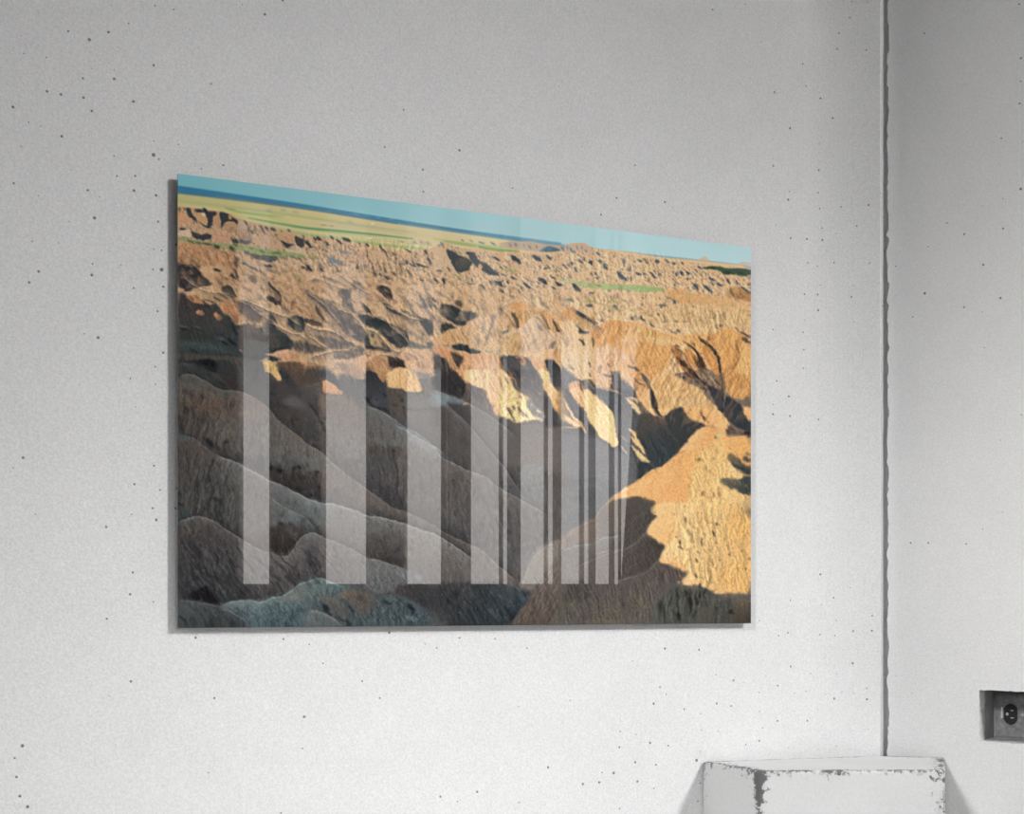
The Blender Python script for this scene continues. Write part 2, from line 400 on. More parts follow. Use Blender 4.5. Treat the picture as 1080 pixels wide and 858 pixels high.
# dense outline so that wear can follow the arrises
def dens(ps, step=.006):
    out = []
    for i in range(len(ps)):
        a, b = ps[i], ps[(i+1) % len(ps)]; n = max(1, int(np.linalg.norm(b-a)/step))
        for k in range(n): out.append(a+(b-a)*k/n)
    return out
outline = dens(ringp(0, .006)); NP = len(outline)
levels = []
z = 0.0
zz = [0, .2, .4, .6, .75, PZ-.20]+[PZ-.20+.2*k/34 for k in range(1, 34)]+[PZ-.0045, PZ-.0022, PZ-.0008, PZ]
prof = {len(zz)-3: .0008, len(zz)-2: .0022, len(zz)-1: .0048}
verts = []; wear = []
corners = [f1_, f2_, a_, d_]
def wearv(p, z, top=False):
    dz = abs(PZ-z)
    dc = [math.hypot(*(p-c)) for c in corners]
    w = 0
    w = max(w, 1.0*math.exp(-dc[0]/.010)*math.exp(-dz/.12))          # near arris
    w = max(w, .95*math.exp(-dc[1]/.012)*math.exp(-dz/.10), .9*math.exp(-math.hypot(dc[1], dz)/.022))
    w = max(w, .85*math.exp(-dc[2]/.008)*math.exp(-dz/.09), .9*math.exp(-math.hypot(dc[2], dz)/.016))
    w = max(w, .62*math.exp(-dz/.008))
    return min(w, 1)
for i, z in enumerate(zz):
    k = prof.get(i, 0)
    for p in outline:
        d = (cen-p); d /= np.linalg.norm(d); q_ = p+d*k
        verts.append((q_[0], q_[1], z)); wear.append(wearv(q_, z))
faces = []
for i in range(len(zz)-1):
    for j in range(NP):
        jj = (j+1) % NP; faces.append((i*NP+j, i*NP+jj, (i+1)*NP+jj, (i+1)*NP+j))
# top: concentric rings to the centre
base = (len(zz)-1)*NP
steps = [.06, .14, .25, .45, .7]
for s in steps:
    for j in range(NP):
        x, y, z_ = verts[(len(zz)-1)*NP+j]; p = v2((x, y)); q_ = p+(cen-p)*s
        verts.append((q_[0], q_[1], PZ)); wear.append(wearv(q_, PZ)*max(0, 1-s*5)*.8)
for i in range(len(steps)):
    lo = base+i*NP
    for j in range(NP):
        jj = (j+1) % NP; faces.append((lo+j, lo+jj, lo+NP+jj, lo+NP+j))
faces.append(tuple(range(base+len(steps)*NP, base+(len(steps)+1)*NP)))
faces.append(tuple(range(NP-1, -1, -1)))
pl_ = mesh_obj('plinth', verts, faces, M_WORN)
at = pl_.data.attributes.new('wear', 'FLOAT', 'POINT'); at.data.foreach_set('value', wear)
tag(pl_, 'chipped white painted plinth with worn dark edges in the corner of the room', 'plinth')
# ---------------------------------------------------------------- artwork painter (numpy)
import numpy as np
AX0, AY0, AX1, AY1 = 186.0, 182.0, 794.0, 664.0     # frame in which the artwork was traced
AS = 1.6
AW, AH = int((AX1-AX0)*AS), int((AY1-AY0)*AS)
ART = np.zeros((AH, AW, 3), np.float32)+np.array((92, 86, 82), np.float32)
rng = np.random.RandomState(7)
_o = [0.0, 0.0, 8.0]
def tile(x, y, z=8.0): _o[:] = [x, y, z]
def pts_of(s):
    if isinstance(s, str):
        s = [tuple(float(v) for v in q.split(',')) for q in s.split()]
    a = np.array(s, np.float32).reshape(-1, 2)
    return (a/_o[2] + np.array([_o[0]-AX0, _o[1]-AY0], np.float32))*AS
def blur1(a, r, ax):
    if r < 0.3: return a
    k = int(math.ceil(r*2.2)); x = np.arange(-k, k+1); w = np.exp(-x*x/(2.0*r*r)); w /= w.sum()
    pad = [(0, 0)]*a.ndim; pad[ax] = (k, k)
    b = np.pad(a, pad, mode='edge'); out = np.zeros_like(a); n = a.shape[ax]
    for i, ww in enumerate(w):
        sl = [slice(None)]*a.ndim; sl[ax] = slice(i, i+n); out += b[tuple(sl)]*np.float32(ww)
    return out
def blur(a, r): return blur1(blur1(a, r, 0), r, 1)
def raster(p, bl):
    """antialiased even-odd polygon mask on its bounding box"""
    m = int(bl*2.5)+2
    x0 = max(0, int(p[:, 0].min())-m); x1 = min(AW, int(p[:, 0].max())+m+1)
    y0 = max(0, int(p[:, 1].min())-m); y1 = min(AH, int(p[:, 1].max())+m+1)
    if x1 <= x0 or y1 <= y0: return None
    SS = 3
    ys = (np.arange((y1-y0)*SS)+.5)/SS + y0
    xs = np.arange(x0, x1)
    acc = np.zeros(((y1-y0)*SS, x1-x0), np.float32)
    n = len(p)
    cov = acc
    for i in range(n):
        a, b = p[i], p[(i+1) % n]
        if a[1] == b[1]: continue
        sgn = 1.0 if a[1] < b[1] else -1.0
        lo, hi = (a, b) if a[1] < b[1] else (b, a)
        s = np.where((ys >= lo[1]) & (ys < hi[1]))[0]
        if len(s) == 0: continue
        xx = lo[0] + (ys[s]-lo[1])*(hi[0]-lo[0])/(hi[1]-lo[1])
        cov[s] += sgn*np.clip(xs[None, :]+1-xx[:, None], 0, 1)
    cov = np.clip(np.abs(cov), 0, 1)
    mask = cov.reshape(y1-y0, SS, x1-x0).mean(1)
    if bl > .3: mask = blur(mask, bl)
    return mask, x0, y0, x1, y1
def comp(r, col, op=1.0):
    if r is None: return
    m, x0, y0, x1, y1 = r
    m = (m*op)[..., None]
    c = np.array(col, np.float32)
    ART[y0:y1, x0:x1] = ART[y0:y1, x0:x1]*(1-m) + c*m
def smooth(p, closed=True):
    """chaikin corner cutting once"""
    q = []
    n = len(p)
    for i in range(n if closed else n-1):
        a, b = p[i], p[(i+1) % n]
        q += [a*.8+b*.2, a*.2+b*.8]
    if not closed: q = [p[0]]+q+[p[-1]]
    return np.array(q, np.float32)
def catmull(p, n=6):
    if len(p) < 3: return np.array([p[0]+(p[-1]-p[0])*k/n for k in range(n+1)], np.float32)
    q = [2*p[0]-p[1]]+list(p)+[2*p[-1]-p[-2]]; out = []
    for i in range(1, len(q)-2):
        a, b, c, d = q[i-1], q[i], q[i+1], q[i+2]
        for k in range(n):
            t = k/n
            out.append(.5*(2*b+(c-a)*t+(2*a-5*b+4*c-d)*t*t+(3*b-a-3*c+d)*t**3))
    out.append(p[-1]); return np.array(out, np.float32)
def F(col, s, bl=.7, op=1.0):
    comp(raster(smooth(pts_of(s)), bl*AS), col, op)
def G(c1, c2, a, b, s, bl=.7, op=1.0):
    """fill with a linear gradient from point a to point b"""
    r = raster(smooth(pts_of(s)), bl*AS)
    if r is None: return
    m, x0, y0, x1, y1 = r
    pa, pb = pts_of([a])[0], pts_of([b])[0]
    Y, X = np.mgrid[y0:y1, x0:x1]
    d = pb-pa
    t = np.clip(((X-pa[0])*d[0]+(Y-pa[1])*d[1])/(d[0]**2+d[1]**2), 0, 1)[..., None]
    comp(r, np.array(c1, np.float32)*(1-t)+np.array(c2, np.float32)*t, op)
def L(col, w, s, bl=.6, op=1.0, taper=True):
    """brush stroke along a polyline, w in photo pixels"""
    p = catmull(pts_of(s))
    d = np.gradient(p, axis=0); ln = np.maximum(np.hypot(d[:, 0], d[:, 1]), 1e-4)
    nrm = np.stack([-d[:, 1]/ln, d[:, 0]/ln], 1)
    t = np.linspace(0, 1, len(p))
    ww = w/_o[2]*AS*.5*((0.2+0.8*np.sin(np.pi*(t*.94+.03))**.6) if taper else np.ones(len(p)))
    q = np.concatenate([p+nrm*ww[:, None], (p-nrm*ww[:, None])[::-1]])
    comp(raster(q.astype(np.float32), bl*AS), col, op)
def B(col, s, bl=.55, op=1.0):
    """many dabs: 'x1,y1,x2,y2,width' in tile units"""
    for q in s.split():
        v = [float(t) for t in q.split(',')]
        x1, y1, x2, y2, w = v; w *= .8
        dx, dy = x2-x1, y2-y1; l = math.hypot(dx, dy) or 1; nx, ny = -dy/l*w*.5, dx/l*w*.5
        j_ = rng.uniform(-.22, .22, 4)
        comp(raster(pts_of([(x1, y1), (x1+dx*(.3+j_[0])+nx, y1+dy*.3+ny), (x1+dx*.75+nx*.9, y1+dy*.75+ny*.9), (x2, y2), (x1+dx*(.7+j_[1])-nx, y1+dy*(.7+j_[1])-ny*(1+j_[2])), (x1+dx*.25-nx*.9, y1+dy*.25-ny*.9)]), bl*AS), col, op)
# ---- noise
_lat = rng.rand(6, 512, 512).astype(np.float32)
def vnoise(x, y, k=0):
    L_ = _lat[k % 6]
    xi = np.floor(x).astype(int); yi = np.floor(y).astype(int)
    fx = x-xi; fy = y-yi; fx = fx*fx*(3-2*fx); fy = fy*fy*(3-2*fy)
    a = L_[yi % 512, xi % 512]; b = L_[yi % 512, (xi+1) % 512]; c = L_[(yi+1) % 512, xi % 512]; d = L_[(yi+1) % 512, (xi+1) % 512]
    return (a*(1-fx)+b*fx)*(1-fy)+(c*(1-fx)+d*fx)*fy
def fbm(x, y, o=4, k=0, ridged=False):
    s = 0; a = 1.0; t = 0
    for i in range(o):
        n = vnoise(x*2**i+17*i, y*2**i+31*i, k+i)
        if ridged: n = 1-np.abs(2*n-1)
        s = s+a*n; t += a; a *= .55
    return s/t
RELIEF = .34
def relief(s, scale, ang, stretch, amp, tint=(1, .95, .85), k=0, bl=3, o=4, ridged=True, dirx=1.0, diry=.35):
    """lit relief texture of eroded rock inside a polygon: scale px, gullies run along ang degrees"""
    r = raster(pts_of(s), bl*AS)
    if r is None: return
    m, x0, y0, x1, y1 = r
    Y, X = np.mgrid[y0:y1, x0:x1].astype(np.float32)
    X = X/AS; Y = Y/AS
    stretch *= 1.9; o = min(o, 3)
    a = math.radians(ang); ca, sa = math.cos(a), math.sin(a)
    wx = X+6*vnoise(X/14, Y/14, 3)*scale/8; wy = Y+6*vnoise(X/13+9, Y/13, 4)*scale/8
    u = (wx*ca+wy*sa)/(scale*stretch); v = (-wx*sa+wy*ca)/scale
    h = fbm(u+50, v+50, o, k, ridged)*scale
    gy, gx = np.gradient(h)
    sh = (gx*dirx+gy*diry)*AS
    sh = np.tanh(sh*1.2); amp = amp*RELIEF
    f = 1+amp*sh
    mm = m[..., None]
    f3 = np.stack([f**(tint[0]), f**(tint[1]), f**(tint[2])], -1)
    A = ART[y0:y1, x0:x1]
    ART[y0:y1, x0:x1] = A*(1-mm)+A*f3*mm
def grain(s, amp, scale=.8, ang=0, stretch=1, bl=3, k=1):
    r = raster(pts_of(s), bl*AS)
    if r is None: return
    m, x0, y0, x1, y1 = r
    Y, X = np.mgrid[y0:y1, x0:x1].astype(np.float32); X = X/AS; Y = Y/AS
    a = math.radians(ang); ca, sa = math.cos(a), math.sin(a)
    u = (X*ca+Y*sa)/(scale*stretch); v = (-X*sa+Y*ca)/scale
    n = fbm(u+7, v+3, 3, k)-.5
    ART[y0:y1, x0:x1] *= (1+amp*2*n*m)[..., None]

def warp_rock(sky):
    """roughen every painted edge the way eroded ground is rough; sky(x) is the skyline below which it acts"""
    global ART
    Y, X = np.mgrid[0:AH, 0:AW].astype(np.float32)
    px = X/AS+AX0; py = Y/AS+AY0
    m = np.clip((py-sky(px)-1)/6, 0, 1)
    dx = (fbm(px/3.2, py/3.2, 3, 0)-.5)*2.2*m; dy = (fbm(px/3.2+40, py/3.2+11, 3, 2)-.5)*2.2*m
    dx += (fbm(px/11, py/11, 2, 1)-.5)*2.5*m; dy += (fbm(px/11+9, py/11+5, 2, 3)-.5)*2.5*m
    sx = np.clip(X+dx*AS, 0, AW-1.01); sy = np.clip(Y+dy*AS, 0, AH-1.01)
    xi = sx.astype(int); yi = sy.astype(int); fx = (sx-xi)[..., None]; fy = (sy-yi)[..., None]
    A = ART
    ART = ((A[yi, xi]*(1-fx)+A[yi, xi+1]*fx)*(1-fy)+(A[yi+1, xi]*(1-fx)+A[yi+1, xi+1]*fx)*fy).astype(np.float32)

def blend_columns(xs, ytop, r=5.0):
    """soften the joins between traced sheets"""
    global ART
    Y, X = np.mgrid[0:AH, 0:AW].astype(np.float32)
    px = X/AS+AX0; py = Y/AS+AY0
    b = blur1(ART, r*AS, 1)
    w = np.zeros((AH, AW), np.float32)
    for x0 in xs: w = np.maximum(w, np.exp(-((px-x0)/(r*.9))**4))
    w *= np.clip((py-ytop)/20, 0, 1)
    ART = ART*(1-w[..., None])+b*w[..., None]
def crevices(s, scale, ang, stretch, thr, op, col, k=0, bl=4, soft=.05, o=3):
    """small cast shadows strewn over eroded ground"""
    r = raster(pts_of(s), bl*AS)
    if r is None: return
    m, x0, y0, x1, y1 = r
    Y, X = np.mgrid[y0:y1, x0:x1].astype(np.float32); X = X/AS; Y = Y/AS
    a = math.radians(ang); ca, sa = math.cos(a), math.sin(a)
    wx = X+scale*1.2*vnoise(X/scale/2, Y/scale/2, 3)
    u = (wx*ca+Y*sa)/(scale*stretch); v = (-wx*sa+Y*ca)/scale
    n = fbm(u+20, v+60, o, k)
    q = np.clip((n-thr)/soft, 0, 1)
    q = q*np.clip(1.15-np.abs(ART[y0:y1, x0:x1].mean(-1)-np.mean(col))/128, 0, 1)
    comp((m*q, x0, y0, x1, y1), col, op)
def ridge(s, wl, wd, light, dark, ol=.7, od=.6, rim=.0, fade=6):
    """crest line: lit ground falls away below it, darker ground lies behind it"""
    p = np.array([tuple(float(v) for v in q.split(',')) for q in s.split()], np.float32)
    p = (p-np.array([AX0, AY0], np.float32))*AS
    p = catmull(p, 8)
    X = np.arange(AW, dtype=np.float32)
    yl = np.interp(X, p[:, 0], p[:, 1]) + (vnoise(X/5, X*0, 2)-.5)*1.6
    Y = np.arange(AH, dtype=np.float32)[:, None]
    d = (Y-yl[None, :])/AS
    en = (np.clip((X-p[0, 0])/(fade*AS), 0, 1)*np.clip((p[-1, 0]-X)/(fade*AS), 0, 1))[None, :]
    e = np.clip(d/.7+.5, 0, 1)
    tex = .75+.5*fbm(X[None, :]/6+Y/14, Y/5, 2, 4)
    ml = e*np.exp(-np.maximum(d, 0)/wl)*en*ol*tex
    md = (1-e)*np.exp(np.minimum(d, 0)/wd)*en*od*tex
    comp((np.clip(ml, 0, 1), 0, 0, AW, AH), light); comp((np.clip(md, 0, 1), 0, 0, AW, AH), dark)
    if rim: comp((np.exp(-((d-.9)/1.1)**2)*en*rim*.75*np.clip(fbm(X[None, :]/9+Y*0, Y/9, 2, 1)*2.2-.55, 0.1, 1), 0, 0, AW, AH), tuple(min(255, c*1.25+12) for c in light))

def blend_row(y0, xa, xb, r=4.0):
    global ART
    Y, X = np.mgrid[0:AH, 0:AW].astype(np.float32)
    px = X/AS+AX0; py = Y/AS+AY0
    w = np.exp(-((py-y0)/(r*.9))**4)*np.clip((px-xa)/15, 0, 1)*np.clip((xb-px)/15, 0, 1)
    ART = ART*(1-w[..., None])+blur1(ART, r*AS, 0)*w[..., None]

def spur(x, y, w, h, sl, lt, dk, op, bl):
    """one eroded spur: sunlit left flank, shaded right flank, in photo pixels"""
    j = rng.uniform(-.18, .18, 6)
    bx = x+sl*h
    tile(0, 0, 1)
    comp(raster(pts_of([(x, y), (x-w*.35*(1+j[0])+sl*h*.4, y+h*.45), (bx-w*(1+j[1]), y+h), (bx+w*.2, y+h*1.05), (x+w*.12+sl*h*.5, y+h*.5)]), bl*AS), lt, op*.75)
    comp(raster(pts_of([(x+.2, y), (x+w*.12+sl*h*.5, y+h*.5), (bx+w*.15, y+h*(1+j[2])), (bx+w*(.8+j[3]), y+h*(.92+j[4])), (x+w*.5+sl*h*.5, y+h*(.42+j[5]*.5))]), bl*AS), dk, op)
def spur_field(xa, xb, top, bot, w0, w1, sl, lts, dks, op, dens=1.0, bl=.3):
    """rows of spurs from far to near between the curves top(x) and bot(x)"""
    t = 0.0
    while t < 1:
        w = w0+(w1-w0)*t
        span = np.mean([bot(q)-top(q) for q in np.linspace(xa, xb, 9)])
        x = xa+rng.uniform(0, w*2)
        while x < xb:
            y = top(x)+(bot(x)-top(x))*t+rng.uniform(-.5, .5)*w
            s = rng.uniform(.55, 1.25)
            if rng.rand() < dens: spur(x, y, w*s, w*s*rng.uniform(.8, 1.5), sl+rng.uniform(-.2, .2), lts[rng.randint(len(lts))], dks[rng.randint(len(dks))], op*rng.uniform(.5, 1), bl)
            x += w*rng.uniform(1.1, 2.2)
        t += w*.75/span
# ---- sky, far rim, plain (traced in photo pixels)
tile(0, 0, 1)
G((120,176,184),(178,208,211),(190,200),(700,255),"170,150 810,150 810,320 170,290",1)
G((62,118,150),(130,170,182),(200,200),(760,270),"180,195 187,196 322,216 457,238 592,258 727,273 800,281 800,300 187,210",.5)
L((60,120,150),1.6,"187,196.5 322,216.5 457,238.5 592,257",.6,.6,False)
B((150,160,160),"372,226,380,227,1 384,226.5,390,228,1 396,229,402,230,1 410,231,416,232,1.2 425,232.5,431,234,1 438,235,444,236,1",.4,.7)
G((182,176,124),(214,196,148),(187,210),(520,260),"180,203 187,204 240,210 322,221 390,232 457,242 540,254 600,262 640,270 640,300 187,300",.6)
L((90,110,120),1.4,"187,203.5 240,210 322,220 420,236",.8,.6,False)
L((150,130,110),1.2,"225,207 260,212 300,218 350,224",.6,.6)
L((140,158,120),2.2,"187,212 240,218 300,226 380,238 440,246",1,.5)
L((200,186,140),1.6,"200,219 260,224 330,233 420,246 470,251",.7,.7)
L((150,172,96),2.5,"230,222 280,229 322,240 400,252 455,258",1,.7)
L((208,192,140),2,"187,216 230,222 290,232 340,242 400,252",.8,.6)
L((96,150,96),2.2,"262,230 300,237 322,240.5 360,244 400,248 436,252",.5,.95)
L((90,150,84),1.4,"240,221 262,225 300,229",.7,.6)
L((212,196,142),1.8,"322,244 380,250 420,254 470,259",.6,.8)
L((150,168,92),3,"290,241 330,249 400,258 450,263",1,.8)
L((160,176,100),2.5,"457,252 500,258 560,264",.8,.6)
L((196,184,130),1.4,"345,237 400,243 440,250",.5,.7)
B((225,228,220),"391,236,395,236.5,1.4 387,251,394,251.4,1 435,258,441,259,1.2",.4,.9)
B((110,90,80),"338,237,346,238,1 346,238,353,239,.9 236,219,250,222,1",.5,.6)
B((110,140,150),"280,222,288,223,2 296,221,303,223,2 308,223,316,225,2 366,233,374,236,1.6",.8,.5)
# ---- distant blue hills right of the middle
tile(457,203)
F((190,165,140),"560,430 640,412 720,420 830,410 900,430 1000,445 1080,440 1080,520 900,505 700,480 560,460",.5)
B((95,125,140),"640,425,660,465,14 690,425,705,460,16 760,430,770,465,12 800,440,830,480,16 870,440,880,480,12 235,395,265,415,10 300,400,340,420,10 380,415,440,435,14 480,420,535,445,18")
G((105,130,142),(80,112,124),(900,460),(1000,510),"890,500 930,470 980,450 1030,465 1080,485 1080,525 960,512",.5)
B((205,180,150),"200,395,225,400,12 545,440,600,445,16 700,470,760,480,10 400,400,460,420,8 285,450,330,460,12")
F((130,160,96),"380,445 450,460 600,480 720,490 740,510 620,505 460,490 380,470",.6)
F((150,168,100),"90,405 200,420 370,445 380,470 200,440 90,425",.8,.8)
# ---- terrain base below the skyline
tile(0,0,1)
G((190,152,114),(222,184,142),(240,300),(640,320),"187,218 200,219 240,224 255,232 272,236 290,241 322,250 350,251 375,256 400,260 430,266 457,262 468,254 478,262 500,262 540,266 592,266 600,258 618,257 625,262 660,265 700,272 740,275 792,281 800,300 800,400 180,400",.5)
#relief("187,262 330,262 440,275 560,275 660,272 800,288 800,400 187,400",7,55,1.6,.38,k=1,dirx=1,diry=.1)
SKY_ = lambda x: np.interp(x, [187,215,240,275,290,322,350,400,430,457,470,500,540,592,606,620,660,700,740,792], [218,219,226,237,242,250,252,261,266,263,255,262,265,266,258,258,266,273,276,282])
LTS = [(212,172,130),(204,164,122),(222,186,146),(196,152,112),(214,178,140)]; LTR = [(226,186,142),(232,196,152),(216,172,126),(222,180,134),(238,204,164)]
DKS = [(96,84,78),(78,76,80),(120,100,86),(66,72,80)]
spur_field(187, 470, lambda x: SKY_(x)+2, lambda x: 262+(x-187)*.12, 2.6, 4.5, .35, LTS, DKS, .75)
spur_field(470, 792, lambda x: SKY_(x)+2, lambda x: 300+(x-470)*.02, 2.2, 4.2, .5, LTR, [(86,94,104),(110,104,100),(70,82,98),(150,124,102)], .7)
spur_field(187, 470, lambda x: 262+(x-187)*.12, lambda x: 350+(x-187)*.03, 5.5, 11, .55, LTS, [(104,92,86),(84,82,84),(126,102,86)], .5, .9, .5)
spur_field(440, 792, lambda x: 300+(x-470)*.02, lambda x: 332+(x-470)*.03, 4, 6, .2, LTR, [(130,112,94),(106,100,92),(150,124,96)], .55, .9, .4)
tile(0, 0, 1)
grain("187,262 457,272 600,262 800,288 800,400 187,400",.1,1.2)
# tile 1: left spires
tile(187,183)
G((176,138,104),(192,152,118),(0,400),(900,600),"0,278 40,272 70,285 130,290 200,300 300,310 370,320 440,345 500,390 545,385 600,420 680,420 740,445 820,455 870,485 960,470 1000,505 1080,520 1080,700 900,660 760,635 640,605 500,590 300,580 120,550 0,535",.5,.12)
DSP=(52,56,62)
F(DSP,"70,290 110,290 120,330 150,370 170,420 130,400 90,350",.5,.9)
F(DSP,"140,300 200,300 250,320 330,320 340,350 300,370 310,420 280,470 230,450 170,420 190,380 175,340",.6,.92)
F(DSP,"355,320 420,335 470,370 520,400 515,440 480,410 430,405 400,420 385,465 370,440 360,390",.5,.93)
F((188,150,112),"165,330 200,330 240,345 262,400 262,445 220,430 180,420 165,390",.5)
F((214,200,168),"205,330 235,332 242,362 215,360",.6,.9)
F((180,142,106),"300,370 345,345 365,400 370,465 340,440 300,430",.5)
F((176,136,102),"430,355 455,350 465,385 440,390",.4)
F((182,140,104),"395,430 470,405 515,450 505,520 460,500 400,480",.6)
F((196,154,114),"120,440 170,420 230,465 280,480 330,440 390,480 400,520 300,510 220,520 130,485",.7,.6)
F((196,150,116),"10,330 60,340 120,395 110,440 20,440",.8,.8)
F((206,178,146),"10,475 90,470 120,500 130,545 10,530",.8,.9)
F(DSP,"110,475 150,500 210,520 260,505 300,525 290,560 200,560 130,540",.5,.9)
F((196,146,112),"300,510 450,520 465,575 320,575",.8)
F(DSP,"450,530 480,560 515,570 515,595 470,585",.5,.9)
B(DSP,"25,460,80,470,20 545,400,600,440,26 215,290,260,330,30 20,285,30,320,14 60,285,66,318,12 108,300,118,330,12")
F((186,158,132),"515,400 560,390 595,440 580,480 540,470 515,480",.7)
B((90,86,84),"560,395,600,440,24 600,440,615,500,16 620,470,640,510,14 650,430,670,500,12 700,430,740,510,22 740,445,770,480,30 790,455,840,490,30 820,510,850,525,18 870,480,890,495,12 930,470,960,500,26 1060,520,1078,545,16")
G((186,150,122),(150,122,104),(560,470),(600,580),"515,500 560,470 610,510 640,560 610,590 520,590",.5)
F((86,88,92),"520,550 580,560 635,575 600,598 515,592",.6,.85)
F((190,154,122),"640,520 720,520 750,510 860,560 915,650 830,635 700,610 650,580",.8)
F(DSP,"860,545 920,580 990,610 1005,650 930,640 905,600",.5,.93)
F((192,148,112),"855,510 920,490 985,500 990,600 920,575 860,545",.7)
F((58,60,64),"990,520 1040,545 1080,550 1080,615 1040,630 1000,600",.5,.9)
F((206,178,148),"900,650 1000,600 1080,650 1080,690 960,680",.7,.8)
# green strip
G((152,152,104),(142,158,98),(100,560),(800,660),"0,535 120,550 230,575 330,585 500,600 620,610 760,635 900,660 1080,685 1080,712 900,700 740,695 600,660 500,640 400,640 250,600 100,590 0,565",.7)
B((62,66,50),"80,565,150,585,14 150,570,210,590,14 200,580,300,610,20 300,600,370,635,40 430,620,500,660,46 470,600,520,615,16 690,640,750,665,16 600,625,640,635,12 790,660,900,680,10 870,700,900,712,12",.8,.9)
B((170,140,105),"380,600,440,640,30 470,640,520,680,30 560,600,640,610,14 10,565,90,585,14",.8,.8)
F((88,82,66),"600,665 680,680 760,690 850,695 850,720 800,745 720,735 640,710",.6,.9)
F((80,96,108),"620,690 700,700 850,695 870,720 790,745 700,725",.6,.6)
# orange mound
G((190,138,96),(176,130,92),(100,600),(300,800),"10,585 100,590 250,605 330,640 430,660 500,690 515,760 510,870 10,870",.8)
relief("10,590 500,690 510,870 10,870",9,62,1.4,.4,k=2)
B((78,60,50),"225,650,235,690,16 20,700,60,760,30 120,720,200,800,20 185,740,200,790,14 290,790,380,830,26 480,700,510,800,30 440,770,490,830,20 240,790,250,830,10 110,740,150,750,10",.9,.9)
F((52,50,52),"10,740 60,770 150,790 200,830 220,870 10,870",.8,.9)
B((210,160,116),"60,620,150,640,24 250,640,330,700,36 350,680,430,760,30 70,700,110,760,24 230,720,290,790,30 390,790,440,850,24",1.2,.7)
# pale knobs centre-right
F((196,166,134),"520,680 600,670 680,740 760,760 750,830 620,830 530,760",.8,.35)
B((80,84,90),"560,650,620,680,24 540,740,620,790,18 600,780,700,830,18 730,770,780,790,26 760,770,800,790,24 940,700,1040,730,18 760,820,860,850,24 1050,790,1080,810,20 700,800,720,850,14")
F((208,176,140),"800,760 870,720 950,705 1060,730 1080,790 1000,800 860,800",.8,.3)
# tile 2
tile(322,183)
F((200,164,128),"0,520 60,560 100,600 200,570 240,560 400,590 540,640 620,620 760,660 860,640 920,660 1080,640 1080,860 0,860",1,.25)
relief("0,520 1080,600 1080,860 0,860",5,75,1.5,.42,k=4)
B(DSP,"70,535,100,570,20 95,530,140,570,30 210,525,245,560,24 255,555,320,600,26 310,540,385,580,28 340,545,390,575,22 160,570,215,615,24 0,560,60,630,40 180,580,190,620,16 445,580,470,600,12 510,590,545,620,20 625,600,650,640,22 640,635,690,670,26 510,640,530,715,20 680,660,700,715,12 735,665,770,695,16 830,635,900,670,20 1010,640,1030,690,26 845,720,870,770,22 870,760,940,785,20 930,750,1040,800,16 1030,700,1060,770,22 905,730,930,770,14 760,715,780,735,16 935,670,950,685,12 30,630,80,610,12 165,640,200,670,14",.5,.92)
G((212,168,126),(180,140,108),(480,620),(540,720),"450,640 490,600 515,640 525,715 470,730 430,700",.5)
F((206,168,128),"540,640 620,650 680,680 690,730 600,740 540,715",.7,.8)
B((90,110,122),"180,710,330,770,50 200,730,250,780,20 110,750,160,820,24 260,800,320,830,16 280,640,380,680,30",.9,.75)
B((208,182,150),"40,640,110,690,40 10,730,120,760,26 380,760,450,800,26 300,780,440,850,40 180,650,280,690,30 440,740,560,770,30 700,740,760,790,36 900,790,980,850,50",1,.7)
B((232,228,216),"378,650,395,660,12 350,780,370,850,8",.5,.8)
B(DSP,"435,760,450,820,18 10,770,70,820,36 0,810,60,828,20 570,780,590,850,16 630,770,640,830,12 670,790,690,850,14 800,790,830,850,16 790,760,850,770,12 480,800,500,850,14 530,770,545,800,10",.6,.8)
B((150,160,92),"0,700,150,715,16 750,675,790,690,12 1060,800,1080,810,14 620,755,650,765,8 230,600,270,612,10",.8,.8)
# far right small pinnacles on the plain
B((196,170,144),"900,570,960,600,26 960,565,1020,600,30 1010,575,1075,610,36")
B((120,120,120),"920,575,935,590,10 970,570,985,590,8 1030,580,1045,600,8 800,570,835,582,10")
# tile 3
tile(457,203)
F((205,172,134),"0,470 60,470 110,475 160,600 240,680 0,680",.5)
B((130,134,138),"40,440,60,460,20 60,415,90,460,30 150,450,170,470,14 200,460,220,475,12 420,510,440,525,10")
F((200,178,140),"230,490 290,480 370,530 340,570 250,540",.8,.8)
F((66,74,76),"105,475 180,500 260,545 330,590 300,660 240,680 200,660 160,600 130,530",.5,.95)
F((66,72,76),"270,500 350,505 380,570 430,590 500,640 570,690 500,710 440,680 400,650 330,600 300,550",.5,.93)
G((110,100,86),(80,80,76),(230,550),(270,660),"200,560 260,550 320,590 300,650 240,670 190,620",.8,.8)
F((205,165,120),"380,600 415,600 410,690 385,690",.5)
F((198,160,118),"255,680 320,650 320,690 290,700",.5)
F((206,172,134),"370,500 450,510 550,500 600,520 680,540 800,520 1000,530 1080,560 1080,680 860,650 750,660 560,640 470,610 400,570",1,.25)
F((208,166,122),"545,520 575,490 600,530 610,590 560,590",.5)
B((56,66,78),"490,545,580,585,34 660,530,755,610,40 830,530,915,580,44 950,530,1010,565,26 950,600,990,650,20 120,630,150,670,14 20,650,85,670,16 430,660,570,705,30 570,695,630,710,14 660,710,700,735,24 890,715,970,780,40 990,710,1040,730,18 800,690,850,770,22 1040,750,1080,790,30 510,750,600,800,50 620,740,650,780,26 600,740,570,760,18 760,750,820,820,36 80,720,95,780,30 320,720,330,770,14 10,720,40,770,24 470,740,490,770,12 400,800,450,812,10 870,790,890,800,8 550,820,600,850,30 710,820,740,850,20 1000,800,1030,820,20 930,640,960,652,10 565,625,600,640,12 740,790,760,820,12 640,810,650,850,12",.5,.93)
F((212,172,128),"755,660 800,650 840,700 860,770 790,720 760,690",.5,.9)
